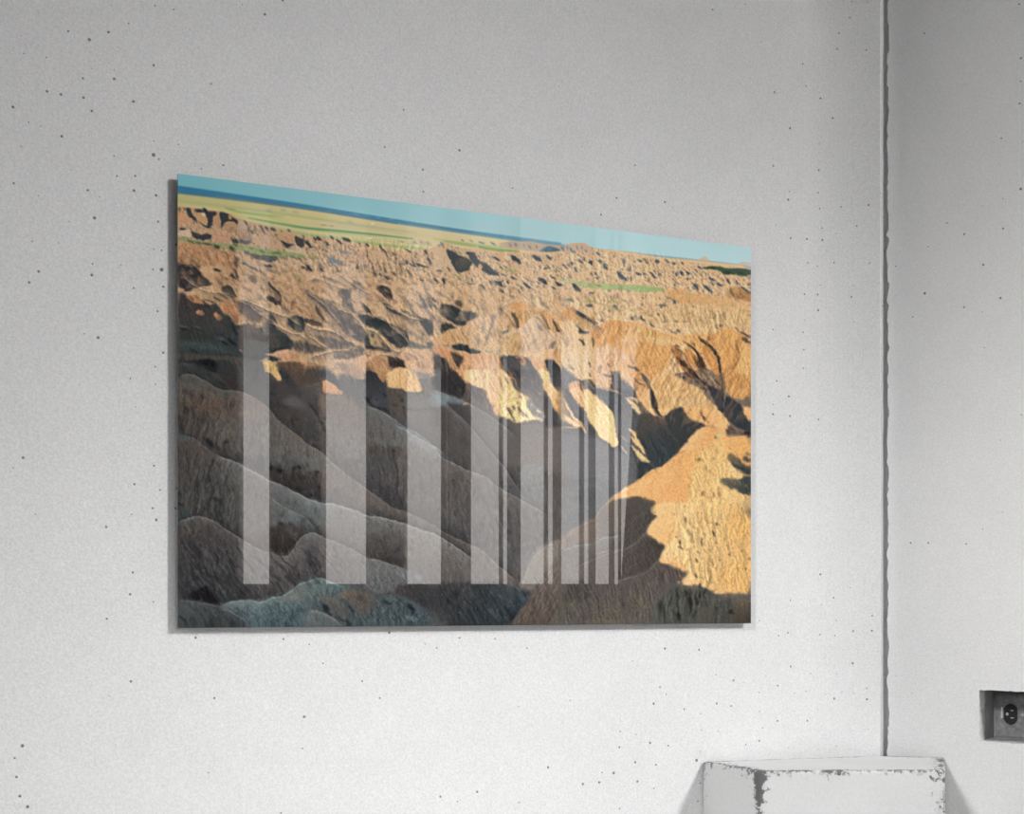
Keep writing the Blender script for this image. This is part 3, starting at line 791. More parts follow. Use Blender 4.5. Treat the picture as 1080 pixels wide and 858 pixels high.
B((150,164,88),"560,650,750,668,16 150,700,250,712,14 850,670,900,700,12 1060,730,1080,745,16",.6,.85)
B((224,196,156),"460,600,560,625,16 600,520,660,580,26 680,620,740,640,14 760,540,830,600,24 1000,570,1080,640,36 480,700,560,730,24 870,660,1000,690,20 610,700,650,720,16 150,740,300,760,24 600,780,700,800,16 950,790,990,850,16 350,710,420,780,24 100,790,190,850,30 0,800,80,850,30",.9,.75)
# tile 4
tile(592,223)
F((196,164,136),"0,285 60,280 110,265 200,268 240,295 270,320 250,350 100,350 0,340",.5)
B((90,116,132),"0,295,30,340,20 50,285,60,330,16 75,300,100,355,20 130,280,140,330,12 170,290,180,320,10 200,320,225,350,14 10,290,30,310,20 100,330,130,360,16")
F((216,178,136),"250,330 500,340 680,360 900,385 1080,400 1080,640 880,650 500,600 200,590 0,560 0,345 120,360",.8,.15)
relief("0,340 250,330 680,360 1080,400 1080,640 880,640 0,560",5,78,1.8,.3,k=5,dirx=1,diry=-.2)
L((176,126,92),2,"490,335 560,340 640,352 680,360",.5,.8)
L((190,160,116),1.4,"690,362 800,378 1000,396",.5,.8)
B((62,76,92),"300,340,335,375,20 180,390,200,415,20 145,405,185,440,22 225,420,275,440,40 240,410,270,450,28 85,425,110,460,24 0,445,60,490,22 50,440,80,470,16 110,470,150,510,26 320,405,350,440,24 345,440,395,495,26 360,450,410,460,12 445,375,460,385,14 520,390,530,470,18 465,505,555,590,40 550,480,585,505,20 585,450,580,500,12 590,540,600,590,20 280,505,305,540,24 290,550,320,580,24 250,510,265,540,14 640,405,685,425,22 705,420,735,440,22 800,410,835,440,34 870,400,930,445,14 945,430,970,455,24 1010,430,1040,445,18 640,520,680,550,24 690,520,710,540,20 740,510,805,568,34 780,490,800,510,14 815,520,840,530,12 970,520,985,550,20 1005,505,1035,540,26 1050,505,1080,535,24 610,410,620,430,12 755,410,765,425,14 860,500,880,512,12 950,610,970,640,10 1060,560,1080,580,16 60,535,90,555,14 730,560,745,600,10 510,480,520,492,16 135,360,150,380,10 920,530,940,545,10 1060,640,1078,645,10",.5,.88)
B((72,84,60),"680,400,725,410,18 555,375,580,378,12",.5,.8)
B((214,180,146),"550,365,560,390,8 390,370,410,400,10 470,375,500,400,14 200,480,250,560,30 380,520,460,580,40 620,560,700,590,26 800,460,850,480,20 900,460,940,540,20 100,500,160,560,24 430,430,470,480,16",.9,.7)
G((178,180,128),(152,172,116),(50,590),(800,660),"0,570 120,575 250,600 420,610 600,620 760,630 890,660 880,678 700,680 560,665 400,665 250,650 150,640 110,610 0,600",.6)
L((200,120,84),1.6,"395,603 450,600 510,608",.5,.8)
L((236,214,180),1.6,"690,625 800,640 890,655",.6,.9)
B((124,84,60),"290,615,350,640,16 480,650,520,658,10",.6,.7)
F((204,168,130),"0,610 90,600 110,640 170,680 250,690 300,690 400,680 560,690 700,680 870,690 960,740 1080,760 1080,850 700,800 600,800 400,760 250,740 0,720",.8,.3)
relief("0,680 400,680 870,690 1080,700 1080,850 0,800",5,82,1.6,.35,k=2)
G((40,48,60),(100,90,84),(100,610),(170,670),"85,600 110,605 150,645 180,680 140,675 100,650",.5)
B((214,176,126),"90,640,130,665,8",.4,.8)
G((208,156,104),(214,170,120),(900,680),(1080,700),"880,680 960,650 1080,660 1080,790 980,790 920,740",1,.8)
B((56,70,84),"900,730,985,795,24 810,780,885,800,22 830,790,860,820,16 680,715,700,740,12 460,690,485,740,14 240,685,290,690,14 390,670,410,680,12 40,740,110,760,26 210,790,270,800,30 235,780,250,810,26 440,790,480,840,40 395,830,420,855,20 880,720,920,740,10 680,770,690,800,12 520,750,570,780,10 950,830,960,855,12 130,830,160,855,24 0,615,14,630,14 420,710,430,760,10 500,800,520,815,14",.55,.9)
B((136,144,84),"0,740,120,760,20 180,755,300,770,22 560,830,640,850,24 340,690,380,700,12 620,815,650,840,20 20,800,90,830,36 500,800,560,820,16 300,780,420,800,16 390,820,470,855,20",1,.75)
F((212,150,96),"20,855 60,820 110,800 135,830 140,860",.6)
# tile 5
tile(660,240)
F((205,178,158),"610,270 640,258 672,240 700,270 720,285 600,280",.4,.95)
F((200,178,162),"950,305 980,290 1050,295 1056,325 960,320",.4,.95)
L((112,110,80),1.2,"400,248 520,262 640,280 760,290 900,305",.5,.8)
F((216,180,138),"600,285 800,300 1056,325 1056,480 700,470 600,350",1,.15)
L((226,200,160),1.8,"720,300 850,312 1000,325",.6,.8)
F((58,84,60),"640,340 720,325 800,330 850,345 1000,345 1056,360 1056,395 1000,410 900,395 830,400 790,365 700,350 650,350",.5,.96)
B((40,60,44),"700,335,760,345,14 820,370,900,380,20 930,380,1010,390,16",.6,.8)
B((214,172,130),"700,360,800,400,30 540,330,620,350,24 860,420,950,440,24 460,440,540,520,40 780,480,860,540,30 620,490,660,530,16",.9,.7)
B((56,72,88),"605,320,640,365,18 700,420,760,460,22 770,475,820,505,24 715,465,750,495,20 570,465,615,540,32 655,490,735,552,36 855,425,885,485,22 935,440,955,485,20 460,365,490,405,26 505,365,540,400,24 520,425,535,455,20 975,495,1056,580,40 1035,470,1056,500,14 425,380,440,410,16 590,360,600,385,10 640,370,650,380,10 525,500,530,512,14",.5,.9)
G((200,164,116),(176,126,80),(860,500),(940,600),"830,580 850,540 900,490 960,490 1040,560 1056,600 1056,640 900,600",.6)
B((110,84,60),"880,510,930,600,24 960,500,980,580,10 925,595,950,630,26 870,595,885,610,16 910,600,930,612,12",.6,.8)
G((204,158,108),(212,170,120),(400,540),(900,640),"340,540 500,550 640,560 800,580 1056,620 1056,700 900,680 640,650 540,650 400,600",1,.85)
L((150,162,92),1.6,"690,552 800,555",.6,.8)
G((214,178,130),(206,170,120),(600,660),(1000,800),"340,640 500,660 640,650 900,680 1056,690 1056,855 300,855",1,.6)
relief("400,640 1056,680 1056,855 300,855",5.5,82,2.4,.42,k=3)
B((110,84,64),"320,690,335,770,16 380,690,395,760,10 460,690,470,770,14 520,690,525,750,10 705,680,725,770,16 750,690,755,800,12 880,690,900,770,12 830,690,810,760,10 580,690,570,750,8 640,690,650,760,8 960,740,940,820,12 990,690,1000,740,10",.7,.7)
B((228,192,140),"340,680,360,760,20 400,690,430,770,20 480,690,500,760,16 640,690,690,780,26 780,690,820,800,20 860,700,880,760,16 930,680,980,760,20 1000,760,1040,840,26 540,690,560,770,16 200,600,280,640,30 60,570,120,640,30",.9,.7)
B((84,80,70),"130,760,165,795,24 200,800,250,840,26 40,760,80,780,24 265,720,285,745,16 790,820,820,840,12 180,740,240,750,16 740,820,780,840,10 560,660,590,680,14",.7,.8)
# ---------------- second band
tile(0,0,1)
G((186,146,108),(224,182,132),(240,330),(700,360),"180,300 240,290 330,285 457,285 520,300 600,318 700,325 800,320 800,480 560,440 400,380 320,360 240,330 180,330",2,.22)
relief("240,290 457,285 600,318 800,330 800,460 560,440 400,380 300,350",9,62,1.5,.3,k=3)
K1=(58,52,50); K2=(48,56,60)
tile(187,280)
# big shaded slope, left
G((74,62,56),(62,70,68),(200,250),(300,700),"10,230 60,230 110,290 200,320 280,340 340,320 380,400 440,420 470,500 520,500 600,480 700,530 780,450 860,560 1000,650 960,720 780,760 600,860 10,860",1)
F(K1,"15,0 150,0 200,40 290,150 300,170 200,180 110,210 60,215 15,190",.8,.95)
F((84,68,56),"160,120 210,80 280,150 290,170 180,180",1,.7)
F((196,158,118),"15,190 60,190 65,215 20,215",.5,.8)
G((206,166,122),(180,138,100),(200,20),(420,130),"190,10 300,0 480,0 500,80 515,130 470,140 430,170 400,200 330,190 300,160 270,120 220,90",.8)
B(K1,"300,20,370,60,26 440,60,510,120,24 480,20,515,110,20 400,95,430,130,10 460,110,490,140,12")
G((206,168,124),(176,136,98),(200,180),(300,320),"60,225 110,215 190,185 300,178 380,190 430,230 500,275 520,290 440,310 380,330 300,315 250,300 210,330 110,300",.7)
F(K1,"380,170 450,170 480,210 505,270 470,280 420,245 380,225",.5,.9)
B(K1,"340,235,440,290,16 220,285,330,320,20 205,190,270,205,10 300,260,400,310,14 200,300,280,360,50",.6,.85)
F((186,128,86),"75,255 130,245 200,285 240,330 180,320 100,300",.6)
B(K1,"105,260,140,300,12 150,255,190,290,8",.6,.6)
G((206,142,98),(160,108,76),(390,340),(460,410),"365,355 400,320 450,318 480,350 470,390 430,410 385,395",.5)
G((192,134,92),(140,94,66),(460,400),(510,490),"445,370 480,360 515,400 515,490 470,495 455,430",.5)
F((170,120,84),"470,300 520,290 515,370 490,350",.5)
G((206,142,98),(150,104,76),(160,390),(230,410),"150,400 185,375 215,385 240,410 190,425",.5)
G((206,142,98),(120,90,70),(310,400),(380,450),"300,410 325,392 350,410 380,440 370,470 330,455",.5)
L((100,84,70),10,"20,360 100,400 200,440 300,480 400,540 480,600",2,.5)
L((36,40,42),14,"430,420 460,480 490,560 515,580",1,.8)
L((84,74,64),14,"40,470 160,480 260,530 340,560",2,.5)
B((110,122,112),"20,510,110,535,12 150,515,200,525,14 300,575,420,640,12 330,600,400,640,8",.7,.8)
B((30,36,36),"20,525,120,560,14 120,530,200,545,10 370,640,440,670,20 420,600,515,690,26 300,560,400,590,10",.8,.8)
G((66,60,50),(60,66,58),(100,540),(100,640),"15,550 120,560 300,590 330,640 15,650",2,.8)
G((70,84,82),(60,70,66),(200,640),(200,740),"15,640 200,645 400,690 515,720 515,760 300,750 15,740",1.5,.9)
B((84,98,92),"20,655,200,670,16 150,690,420,710,20 350,730,510,755,14",1.2,.7)
G((40,44,42),(34,38,38),(200,740),(300,850),"15,765 160,770 260,755 515,770 515,870 15,870",1.5,.9)
F((64,74,64),"15,790 80,790 150,840 160,870 15,870",1.5,.9)
B((20,26,30),"100,700,200,760,16 400,770,510,810,20 250,760,270,850,16 320,780,330,850,16",1,.7)
# centre left: ridge inside first bar
G((196,156,122),(206,168,132),(520,100),(760,300),"510,100 580,80 640,100 700,180 760,260 770,335 700,320 620,290 515,285",.8)
F((120,96,82),"600,85 660,90 690,140 660,160 610,120",.6,.85)
B((110,84,66),"570,120,600,150,12 600,180,640,250,12 690,240,770,330,20 660,110,740,250,16",.7,.7)
F((110,92,82),"515,300 580,295 620,330 700,370 740,400 720,480 600,475 560,420 520,380",.8,.9)
G((96,84,76),(76,74,70),(600,500),(700,800),"515,495 600,500 700,530 780,600 830,700 740,750 515,760",1)
L((214,172,130),14,"570,290 640,330 700,370 770,400 740,415 690,400",.5,.9)
L((214,172,130),14,"520,490 590,480 640,495 720,490",.5,.9)
L((206,164,124),10,"640,490 660,520 720,520 745,550",.5,.8)
L((160,120,90),10,"535,330 570,400 590,460",.7,.7)
L((190,150,112),12,"520,720 545,730",.5,.9)
L((60,56,56),8,"640,520 680,600 720,650",.8,.6)
# dark ravine centre
F((52,48,48),"745,240 790,260 860,310 880,250 840,210 800,140 770,120 770,180 800,260",.6,0)
F(K1,"770,120 800,150 830,200 870,230 885,290 880,350 830,340 770,300 755,250 800,260 830,280 820,220 780,170",.5,.9)
F((116,86,64),"820,200 850,230 860,290 840,310 825,260",.8,.6)
G((212,168,124),(196,150,108),(800,60),(1000,300),"750,50 860,60 1000,130 1080,160 1080,420 1000,400 930,370 890,340 890,280 870,220 800,130 760,90",1,.75)
B((110,78,58),"950,380,985,290,24 880,280,910,350,10 1000,260,980,380,10 1020,340,1070,420,14 1050,200,1080,260,10 960,60,980,30,8 770,100,830,110,10",.7,.8)
F((176,144,104),"1000,90 1080,85 1080,190 1010,150",.8,.8)
B((60,64,66),"750,0,800,10,20 1040,10,1080,30,16")
# lit slope with shadow below
G((204,168,128),(186,150,112),(800,350),(900,480),"760,360 820,360 890,370 950,400 1000,430 940,470 920,500 840,470 790,400",.8)
F((216,178,138),"880,430 905,400 940,470 930,500 890,490",.5)
F(K2,"770,400 830,440 850,480 820,520 830,600 880,700 960,710 780,740 765,600",.8,.9)
F((96,84,74),"780,580 830,580 880,690 800,720 770,680",1.2,.8)
F(K2,"930,440 1000,420 1080,440 1080,560 990,560 940,510",.8,.92)
F((210,170,128),"830,490 870,490 920,540 990,575 1080,580 1080,630 980,630 940,580 870,540 835,520",.5)
G((70,70,68),(60,60,60),(900,560),(950,700),"840,540 900,570 950,600 960,690 900,700 870,640",.8,.95)
F((100,90,78),"980,640 1080,650 1080,740 1000,720 965,690",1.4,.95)
G((218,168,128),(190,140,104),(900,720),(950,800),"720,748 800,745 880,715 950,710 960,740 1040,750 1030,800 900,800 850,775 780,760",.5)
F(K2,"765,760 840,770 890,800 840,815 770,805",.7,.9)
F((116,86,66),"840,815 1000,810 1080,840 1080,870 850,860",.8)
L((206,156,112),8,"850,808 940,800 1080,830",.5,.8)
F((206,172,110),"760,830 830,815 850,840 820,870 760,870",.5,.9)
# tile B
tile(322,280)
F((205,170,136),"0,60 120,50 240,60 340,60 440,40 500,100 560,230 460,200 380,180 280,190 160,140 0,110",1,.7)
F((84,80,80),"120,90 200,100 290,150 380,190 460,190 500,215 560,230 480,215 400,200 300,165 220,130",.7,.75)
F((86,82,82),"400,130 460,130 500,170 510,210 440,190 390,170",.6,.85)
G((206,162,120),(214,182,144),(100,150),(300,300),"0,80 100,120 280,190 280,260 310,330 220,300 110,260 0,200",.9,.85)
B((110,74,54),"65,180,110,250,14 100,190,110,240,10 160,190,140,230,8",.7,.7)
F((96,92,92),"275,215 310,190 360,200 390,240 385,290 400,340 440,400 380,380 310,350 320,300 285,250",.6,.9)
G((208,174,140),(190,160,132),(420,220),(480,380),"380,200 480,210 560,250 560,330 500,330 480,400 430,390 390,310",.8,.9)
F((100,90,86),"0,200 60,230 120,270 220,310 250,335 300,360 380,400 430,470 500,540 510,660 430,640 330,560 240,450 130,350 60,290 0,250",.9,.93)
G((116,100,90),(84,84,84),(250,400),(450,600),"240,420 380,420 450,500 500,560 500,640 420,620 320,540",2,.6)
L((206,170,134),11,"225,345 265,380 330,370",.6,.8)
L((208,174,140),16,"300,350 380,390 430,440 480,500 510,540",.5,.9)
L((206,166,122),20,"60,300 130,350 210,430 280,480 250,470 180,420",.6,.95)
G((206,164,120),(170,130,96),(20,250),(100,450),"0,210 40,280 80,340 130,430 160,480 110,465 0,430 0,380 20,330",.8)
F(K1,"75,330 110,350 150,430 190,490 160,480 110,410",.6,.8)
F(K1,"0,445 70,455 130,480 160,520 60,510 0,480",.6,.9)
G((214,174,132),(190,150,114),(100,500),(300,640),"10,480 60,520 140,530 240,545 320,590 400,640 430,665 380,660 300,620 220,600 120,590 30,560",.7)
B(K1,"170,550,190,600,14 210,560,225,600,12 300,590,340,610,12",.6,.7)
F((84,78,76),"0,560 120,600 300,630 400,670 500,700 500,740 200,710 60,620",.8,.85)
L((206,160,120),26,"0,590 60,620 120,660 190,690",.7,.9)
F((76,72,70),"0,630 60,660 160,700 180,720 60,740 0,760",.8,.8)
G((210,172,136),(190,150,120),(100,740),(400,720),"20,770 120,740 250,715 380,710 410,695 430,720 340,735 240,740 160,780 80,775",.6)
F((112,98,90),"240,740 340,735 440,720 500,740 430,790 340,800 240,790",.9,.85)
L((200,166,134),14,"200,760 280,745 360,770",.8,.8)
F((214,172,134),"380,800 470,760 500,740 560,760 600,800 500,860 240,870 230,830 300,795",.8,.85)
# middle shadow valley
F(K2,"440,410 520,420 560,430 620,440 700,480 780,510 840,550 880,600 880,690 800,710 700,640 640,580 600,540 560,520 500,510 460,450",.7,.96)
G((84,78,72),(60,68,72),(760,550),(840,700),"640,480 760,520 860,580 860,680 780,650 700,570",1.5,.5)
G((206,176,132),(186,150,108),(550,520),(650,690),"500,510 560,530 620,550 640,600 700,640 780,710 720,700 640,700 560,670 530,610",.6)
B((56,60,56),"560,575,590,620,30 620,560,640,600,16 640,650,690,700,30 590,640,600,680,10 690,680,720,720,30 520,560,545,650,14",.7,.8)
F(K2,"505,570 530,610 560,680 700,710 760,720 700,740 560,710 505,720",.8,.93)
F((226,196,160),"700,750 750,715 790,720 850,700 790,670 830,690 780,745",.5,.9)
F(K2,"480,310 530,350 570,400 570,425 520,400 500,370",.6,.9)
G((204,160,118),(196,154,114),(540,120),(620,300),"500,110 560,90 620,130 610,200 640,260 720,310 770,345 700,320 560,330 520,280 560,240 490,170",.9,.7)
F(K1,"620,170 680,165 730,200 740,260 725,320 690,290 640,240 610,200",.6,.93)
B((140,110,84),"640,190,700,280,12 670,190,720,250,10 690,200,730,240,8",.6,.7)
G((206,166,126),(214,178,140),(760,130),(900,300),"720,130 840,140 880,200 830,260 780,340 740,300 740,210",.9,.8)
B((130,90,66),"800,180,770,230,10 760,300,780,330,26",.8,.7)
F(K2,"650,325 700,330 740,370 830,420 770,415 700,380",.6,.95)
F(K2,"790,360 880,400 950,430 1080,460 1080,600 1030,590 980,500 930,440 850,415",.7,.85)
G((200,166,120),(210,176,136),(600,340),(700,450),"560,340 640,330 700,385 740,420 700,470 600,430 560,400",.9,.8)
G((204,164,120),(200,164,124),(800,430),(920,600),"720,420 820,430 930,455 960,540 1010,620 1010,670 930,660 880,620 860,550 780,500 700,470",.8)
B((100,110,104),"860,450,920,460,16 930,560,950,590,14 840,480,900,500,10",1,.5)
G((216,182,146),(206,170,136),(880,200),(900,400),"880,200 950,230 990,290 1020,370 1080,400 1080,460 930,420 920,350 860,300 850,260",.9,.9)
F((110,106,104),"950,225 1000,240 1080,290 1080,370 1010,360 990,300",.6,.85)
B((96,100,100),"850,290,870,310,16 900,330,925,410,18 870,240,850,290,10",.8,.7)
G((220,184,150),(210,176,140),(950,150),(1080,250),"880,170 1000,150 1080,150 1080,260 1000,230 930,210",1,.8)
B((56,60,60),"560,60,620,100,30 670,80,720,120,34 740,60,780,100,20 800,60,820,90,10 850,30,890,80,20 920,60,950,20,8 960,110,1000,130,26 890,0,950,10,14 440,0,460,40,14 30,0,60,50,14 0,20,70,40,22 120,20,170,60,24 270,40,310,55,14 630,60,650,90,14",.6,.85)
B((214,184,140),"600,80,640,120,24 740,90,800,120,20 830,110,900,140,30 940,40,980,90,26 1010,80,1050,120,26 690,20,720,60,20 500,60,540,90,30",.9,.7)
# lower right striped hills
G((216,168,128),(190,140,100),(500,750),(600,850),"380,810 470,770 500,745 560,750 620,735 640,780 700,810 700,870 470,870",.6)
F(K1,"515,750 560,755 530,765",.5,.8)
L((200,120,76),14,"630,745 690,765",.6,.8)
F((70,52,48),"690,760 780,770 830,800 860,860 760,860 700,820",.8,.9)
G((220,178,140),(210,166,130),(850,720),(1000,860),"770,770 840,715 1000,705 1080,700 1080,870 860,870 840,800",.7)
B((124,92,78),"850,740,880,830,16 900,740,960,850,26 870,720,900,780,12",.9,.7)
F((80,88,90),"880,640 1000,670 1080,690 1060,705 900,700 870,680",.8,.7)
F((214,176,144),"1030,610 1080,600 1080,640 1050,640",.6,.8)
F((92,100,100),"1020,640 1080,650 1080,690 1030,690",.8,.7)
# tile C
tile(457,290)
G((214,176,134),(208,168,124),(100,100),(400,300),"0,90 180,85 380,100 430,140 560,150 560,290 480,310 390,340 380,300 260,300 250,230 40,240 0,180",.8,.85)
B((104,80,64),"205,110,260,180,22 190,90,220,120,10 270,150,265,200,8 345,190,350,230,12 370,240,390,320,18 410,190,410,230,10 150,180,190,190,14 340,240,370,270,18 200,170,250,260,16",.7,.7)
F((84,70,56),"200,210 250,210 260,250 250,290 220,260 180,240",.8,.85)
F(K2,"60,245 200,260 250,300 250,370 300,400 260,430 180,420 110,370 60,330",.8,.92)
G((64,74,80),(84,86,84),(260,300),(350,360),"250,300 320,310 390,340 380,360 300,400 255,380",.8,.95)
B((104,104,92),"80,300,240,400,20 150,330,250,430,16",1.4,.6)
F((206,170,128),"0,310 50,330 110,380 200,430 120,410 60,395 0,380",.6,.95)
F((54,58,54),"60,400 130,410 210,445 150,460 100,480 62,500",.8,.92)
G((212,178,142),(206,158,108),(420,350),(150,520),"0,520 60,515 140,460 250,440 340,390 400,340 480,310 560,290 545,400 500,520 440,620 400,640 300,600 220,570 150,600 70,600 0,580",.8)
relief("60,515 250,440 400,340 540,300 500,520 400,640 220,570 60,600",7,50,1.2,.3,k=4)
B((130,136,128),"400,440,440,480,40 355,520,390,610,22 370,540,380,600,12",1.2,.6)
F((128,112,104),"480,345 510,330 520,370 505,460 470,560 420,610 440,560 480,480 500,400",.8,.75)
F(K2,"150,600 220,575 290,595 340,625 400,640 390,665 330,665 250,640 180,625",.6,.95)
F((110,104,84),"70,590 160,595 100,612",.8,.8)
B((50,64,70),"555,260,585,295,30 0,200,35,230,20 0,10,30,60,16 75,25,100,90,26 270,60,330,80,16 380,80,440,110,16 0,240,40,300,20",.6,.85)
G((216,172,128),(212,160,104),(600,280),(720,260),"560,310 620,285 680,240 740,235 840,260 920,290 1000,330 1080,360 1080,500 980,490 930,480 860,340 800,380 740,460 640,440 560,480",.8)
F((220,150,100),"680,240 720,230 760,250 770,280 700,290 660,270",1.2,.7)
F((74,64,56),"655,310 690,320 720,370 725,455 695,450 680,390 660,350",.6,.9)
G((216,176,130),(190,146,104),(660,340),(690,450),"640,310 665,360 690,440 620,430 600,380",.7)
B((110,84,64),"640,290,600,380,12 750,310,740,400,10 790,310,780,380,10 620,420,650,460,24 560,470,600,500,10 920,340,960,400,14 800,330,830,380,8",.7,.7)
F(K1,"900,340 940,380 975,420 990,475 965,460 950,410 920,370",.5,.85)
F(K1,"1000,360 1030,400 1060,450 1070,490 1040,485 1030,430 1005,400",.5,.88)
G((220,184,148),(214,180,146),(800,400),(900,600),"740,460 800,390 870,335 920,400 940,470 1080,500 1080,600 860,640 740,660 560,640 555,550 640,490 700,465",.9)
F((120,116,120),"865,400 900,420 925,475 900,470 880,440",.6,.8)
G((216,178,128),(206,162,112),(600,520),(700,640),"560,550 640,500 720,480 760,510 760,600 700,670 570,650",.8)
B((130,98,74),"740,580,720,660,14 700,540,690,600,8 850,540,870,600,16 830,560,800,640,12 1000,570,985,630,24 950,520,920,600,10 760,600,750,660,10",.9,.7)
F((90,100,96),"590,490 640,455 650,475 600,510",.7,.9)
F((60,66,70),"1000,560 1050,560 1010,620 985,625",.7,.6)
L((206,200,170),10,"420,650 520,620 560,650 700,670",1,.6)
B((100,116,112),"520,630,560,680,14 440,640,500,660,10 555,620,570,650,8",.7,.7)
G((230,190,148),(220,170,120),(860,660),(1000,700),"740,670 880,640 1080,610 1080,760 980,720 900,710 860,680",.8)
# front cliff of tile C, with shadowed faces
G((210,150,104),(224,176,134),(250,700),(450,850),"0,590 60,600 180,640 300,665 420,665 540,680 570,720 560,870 250,870 230,790 180,720 120,680 80,690 0,640",.7)
F(K1,"30,650 80,700 110,690 150,780 190,870 10,870 0,700",.8,.94)
F(K1,"140,640 200,660 260,690 240,760 220,800 190,760 170,700",.8,.85)
L((206,140,90),20,"120,680 160,740 200,800 240,860",.6,.95)
L((206,140,90),16,"60,610 100,690 90,640",.6,.9)
F((72,68,70),"560,680 740,685 800,690 850,760 900,870 610,870 570,780",.8,.95)
G((86,82,82),(120,112,106),(640,700),(800,870),"620,700 740,700 820,740 870,860 700,870",1.5,.6)
L((206,132,84),20,"700,690 760,700 770,760 730,720",.6,.9)
L((190,120,76),18,"560,690 575,760 600,830 660,860",.7,.9)
G((220,170,122),(206,150,104),(860,700),(960,860),"790,680 860,690 920,720 960,800 970,870 900,870 860,780",.7)
F(K2,"930,720 1000,710 1040,740 1080,800 1080,870 980,870 960,800",.7,.93)
B((140,90,60),"330,720,300,800,14 450,760,460,850,10 380,700,380,760,8 280,750,300,800,10",.8,.6)
# tile D
tile(592,310)
F((214,156,100),"0,150 60,120 105,108 130,140 150,200 120,240 60,230 0,240",.8,.9)
G((224,184,140),(226,192,152),(100,300),(100,600),"0,200 110,230 150,320 260,340 260,700 160,740 60,640 0,600",1)
F((196,156,104),"130,180 180,175 230,220 240,290 200,300 150,260",.8,.85)
F(K1,"125,135 180,160 230,195 270,220 325,265 290,270 240,235 180,195 130,170",.5,.92)
F((58,60,66),"110,235 150,270 190,305 250,325 170,330 140,310 160,300",.5,.9)
L((58,60,66),16,"330,220 365,240",.6,.9)
B((130,120,120),"40,370,70,450,30 95,370,105,400,12 260,270,275,300,16 50,540,80,580,14 50,590,110,645,30 300,350,320,400,24",.9,.7)
B((50,46,50),"155,370,175,410,12 175,380,190,440,22 195,365,185,430,8 265,350,275,455,18 235,570,250,620,16 240,660,255,700,14 250,720,275,780,20",.6,.85)
G((216,158,100),(222,172,114),(500,260),(700,340),"260,320 330,270 400,225 460,220 540,240 640,240 740,290 900,340 1080,380 1080,440 960,420 800,400 640,380 520,380 420,420 300,450 280,380",.8)
relief("260,320 460,220 1080,380 1080,440 520,380 300,450",7,112,2,.3,k=1)
B((140,94,54),"570,290,535,380,12 560,260,580,300,8 670,330,665,370,14 800,320,760,380,8 420,350,380,430,8 460,260,410,330,8 500,240,480,300,6",.8,.7)
G((222,182,130),(226,188,140),(600,380),(1000,400),"500,390 640,374 780,390 900,380 1080,400 1080,430 960,435 800,415 660,390",.8,.9)
G((222,168,112),(216,160,100),(300,500),(900,600),"260,430 420,420 520,390 700,395 900,430 960,430 930,500 900,600 850,720 780,870 700,870 500,600 260,600",1,.9)
G((226,186,150),(222,180,140),(320,500),(420,700),"250,460 420,440 520,470 600,560 500,600 600,700 640,860 420,820 260,780",1.4,.9)
B((150,110,86),"540,400,560,470,20 690,400,680,440,20 570,480,600,600,16 640,620,700,560,8 880,460,840,600,10 820,420,810,500,10 740,440,700,560,8 800,520,780,640,12 340,440,380,420,10",1,.6)
L((84,76,80),20,"565,600 610,630 650,650 620,620",.5,.85)
L((104,104,116),12,"580,520 600,570 620,610",.7,.7)
F((86,88,98),"660,665 710,680 740,720 760,790 790,870 740,870 730,800 700,740",.5,.9)
L((84,84,94),12,"610,710 650,745 700,790",.5,.85)
B((96,100,112),"325,600,350,625,16 380,580,430,630,16 330,680,450,700,30 400,650,460,660,14 290,655,330,660,10 660,715,680,735,14 350,620,300,640,10",.7,.75)
B((56,50,48),"430,640,440,760,22 430,750,440,850,22",.6,.8)
F((90,92,100),"450,650 490,650 510,720 620,800 640,870 440,870 440,700",.8,.9)
F((108,108,112),"0,600 60,650 180,740 260,790 420,820 430,870 0,870",.8,.93)
F((220,170,130),"60,760 110,730 160,740 200,800 240,870 80,870",.8,.92)
B((50,42,42),"165,740,180,850,18 80,620,110,640,10",.7,.7)
G((230,188,140),(226,180,128),(800,750),(950,850),"760,720 900,620 1000,720 1080,740 1080,870 800,870",1.4,.9)
F((76,50,32),"930,450 980,430 1010,480 1030,540 1070,600 1080,650 1080,700 1030,700 1010,620 980,560 950,520",.7,.0)
B((66,44,34),"940,440,980,450,10 930,450,950,500,14 960,440,1000,490,24 980,530,1020,590,30 1000,560,1060,640,34 1030,620,1060,680,16 1020,700,1050,720,14",.7,.85)
B((120,90,60),"960,750,975,790,10 1050,740,1070,770,8",.8,.5)
B((56,66,78),"740,240,790,285,24 320,0,330,10,4",.6,.85)
B((150,120,96),"910,300,950,330,26 975,295,1005,330,16",.7,.8)
B((66,70,72),"940,310,980,330,12 975,300,1010,330,10 660,190,710,235,26 590,195,620,225,26 810,160,830,190,14 870,180,890,230,16 930,210,1000,240,10",.7,.75)
L((232,200,160),10,"800,270 900,250 1000,255 1080,250",.8,.7)
B((136,140,84),"160,80,200,130,20 380,110,520,150,24 560,200,600,220,10 380,60,520,90,20 520,180,560,230,10 740,220,780,260,26",1,.6)
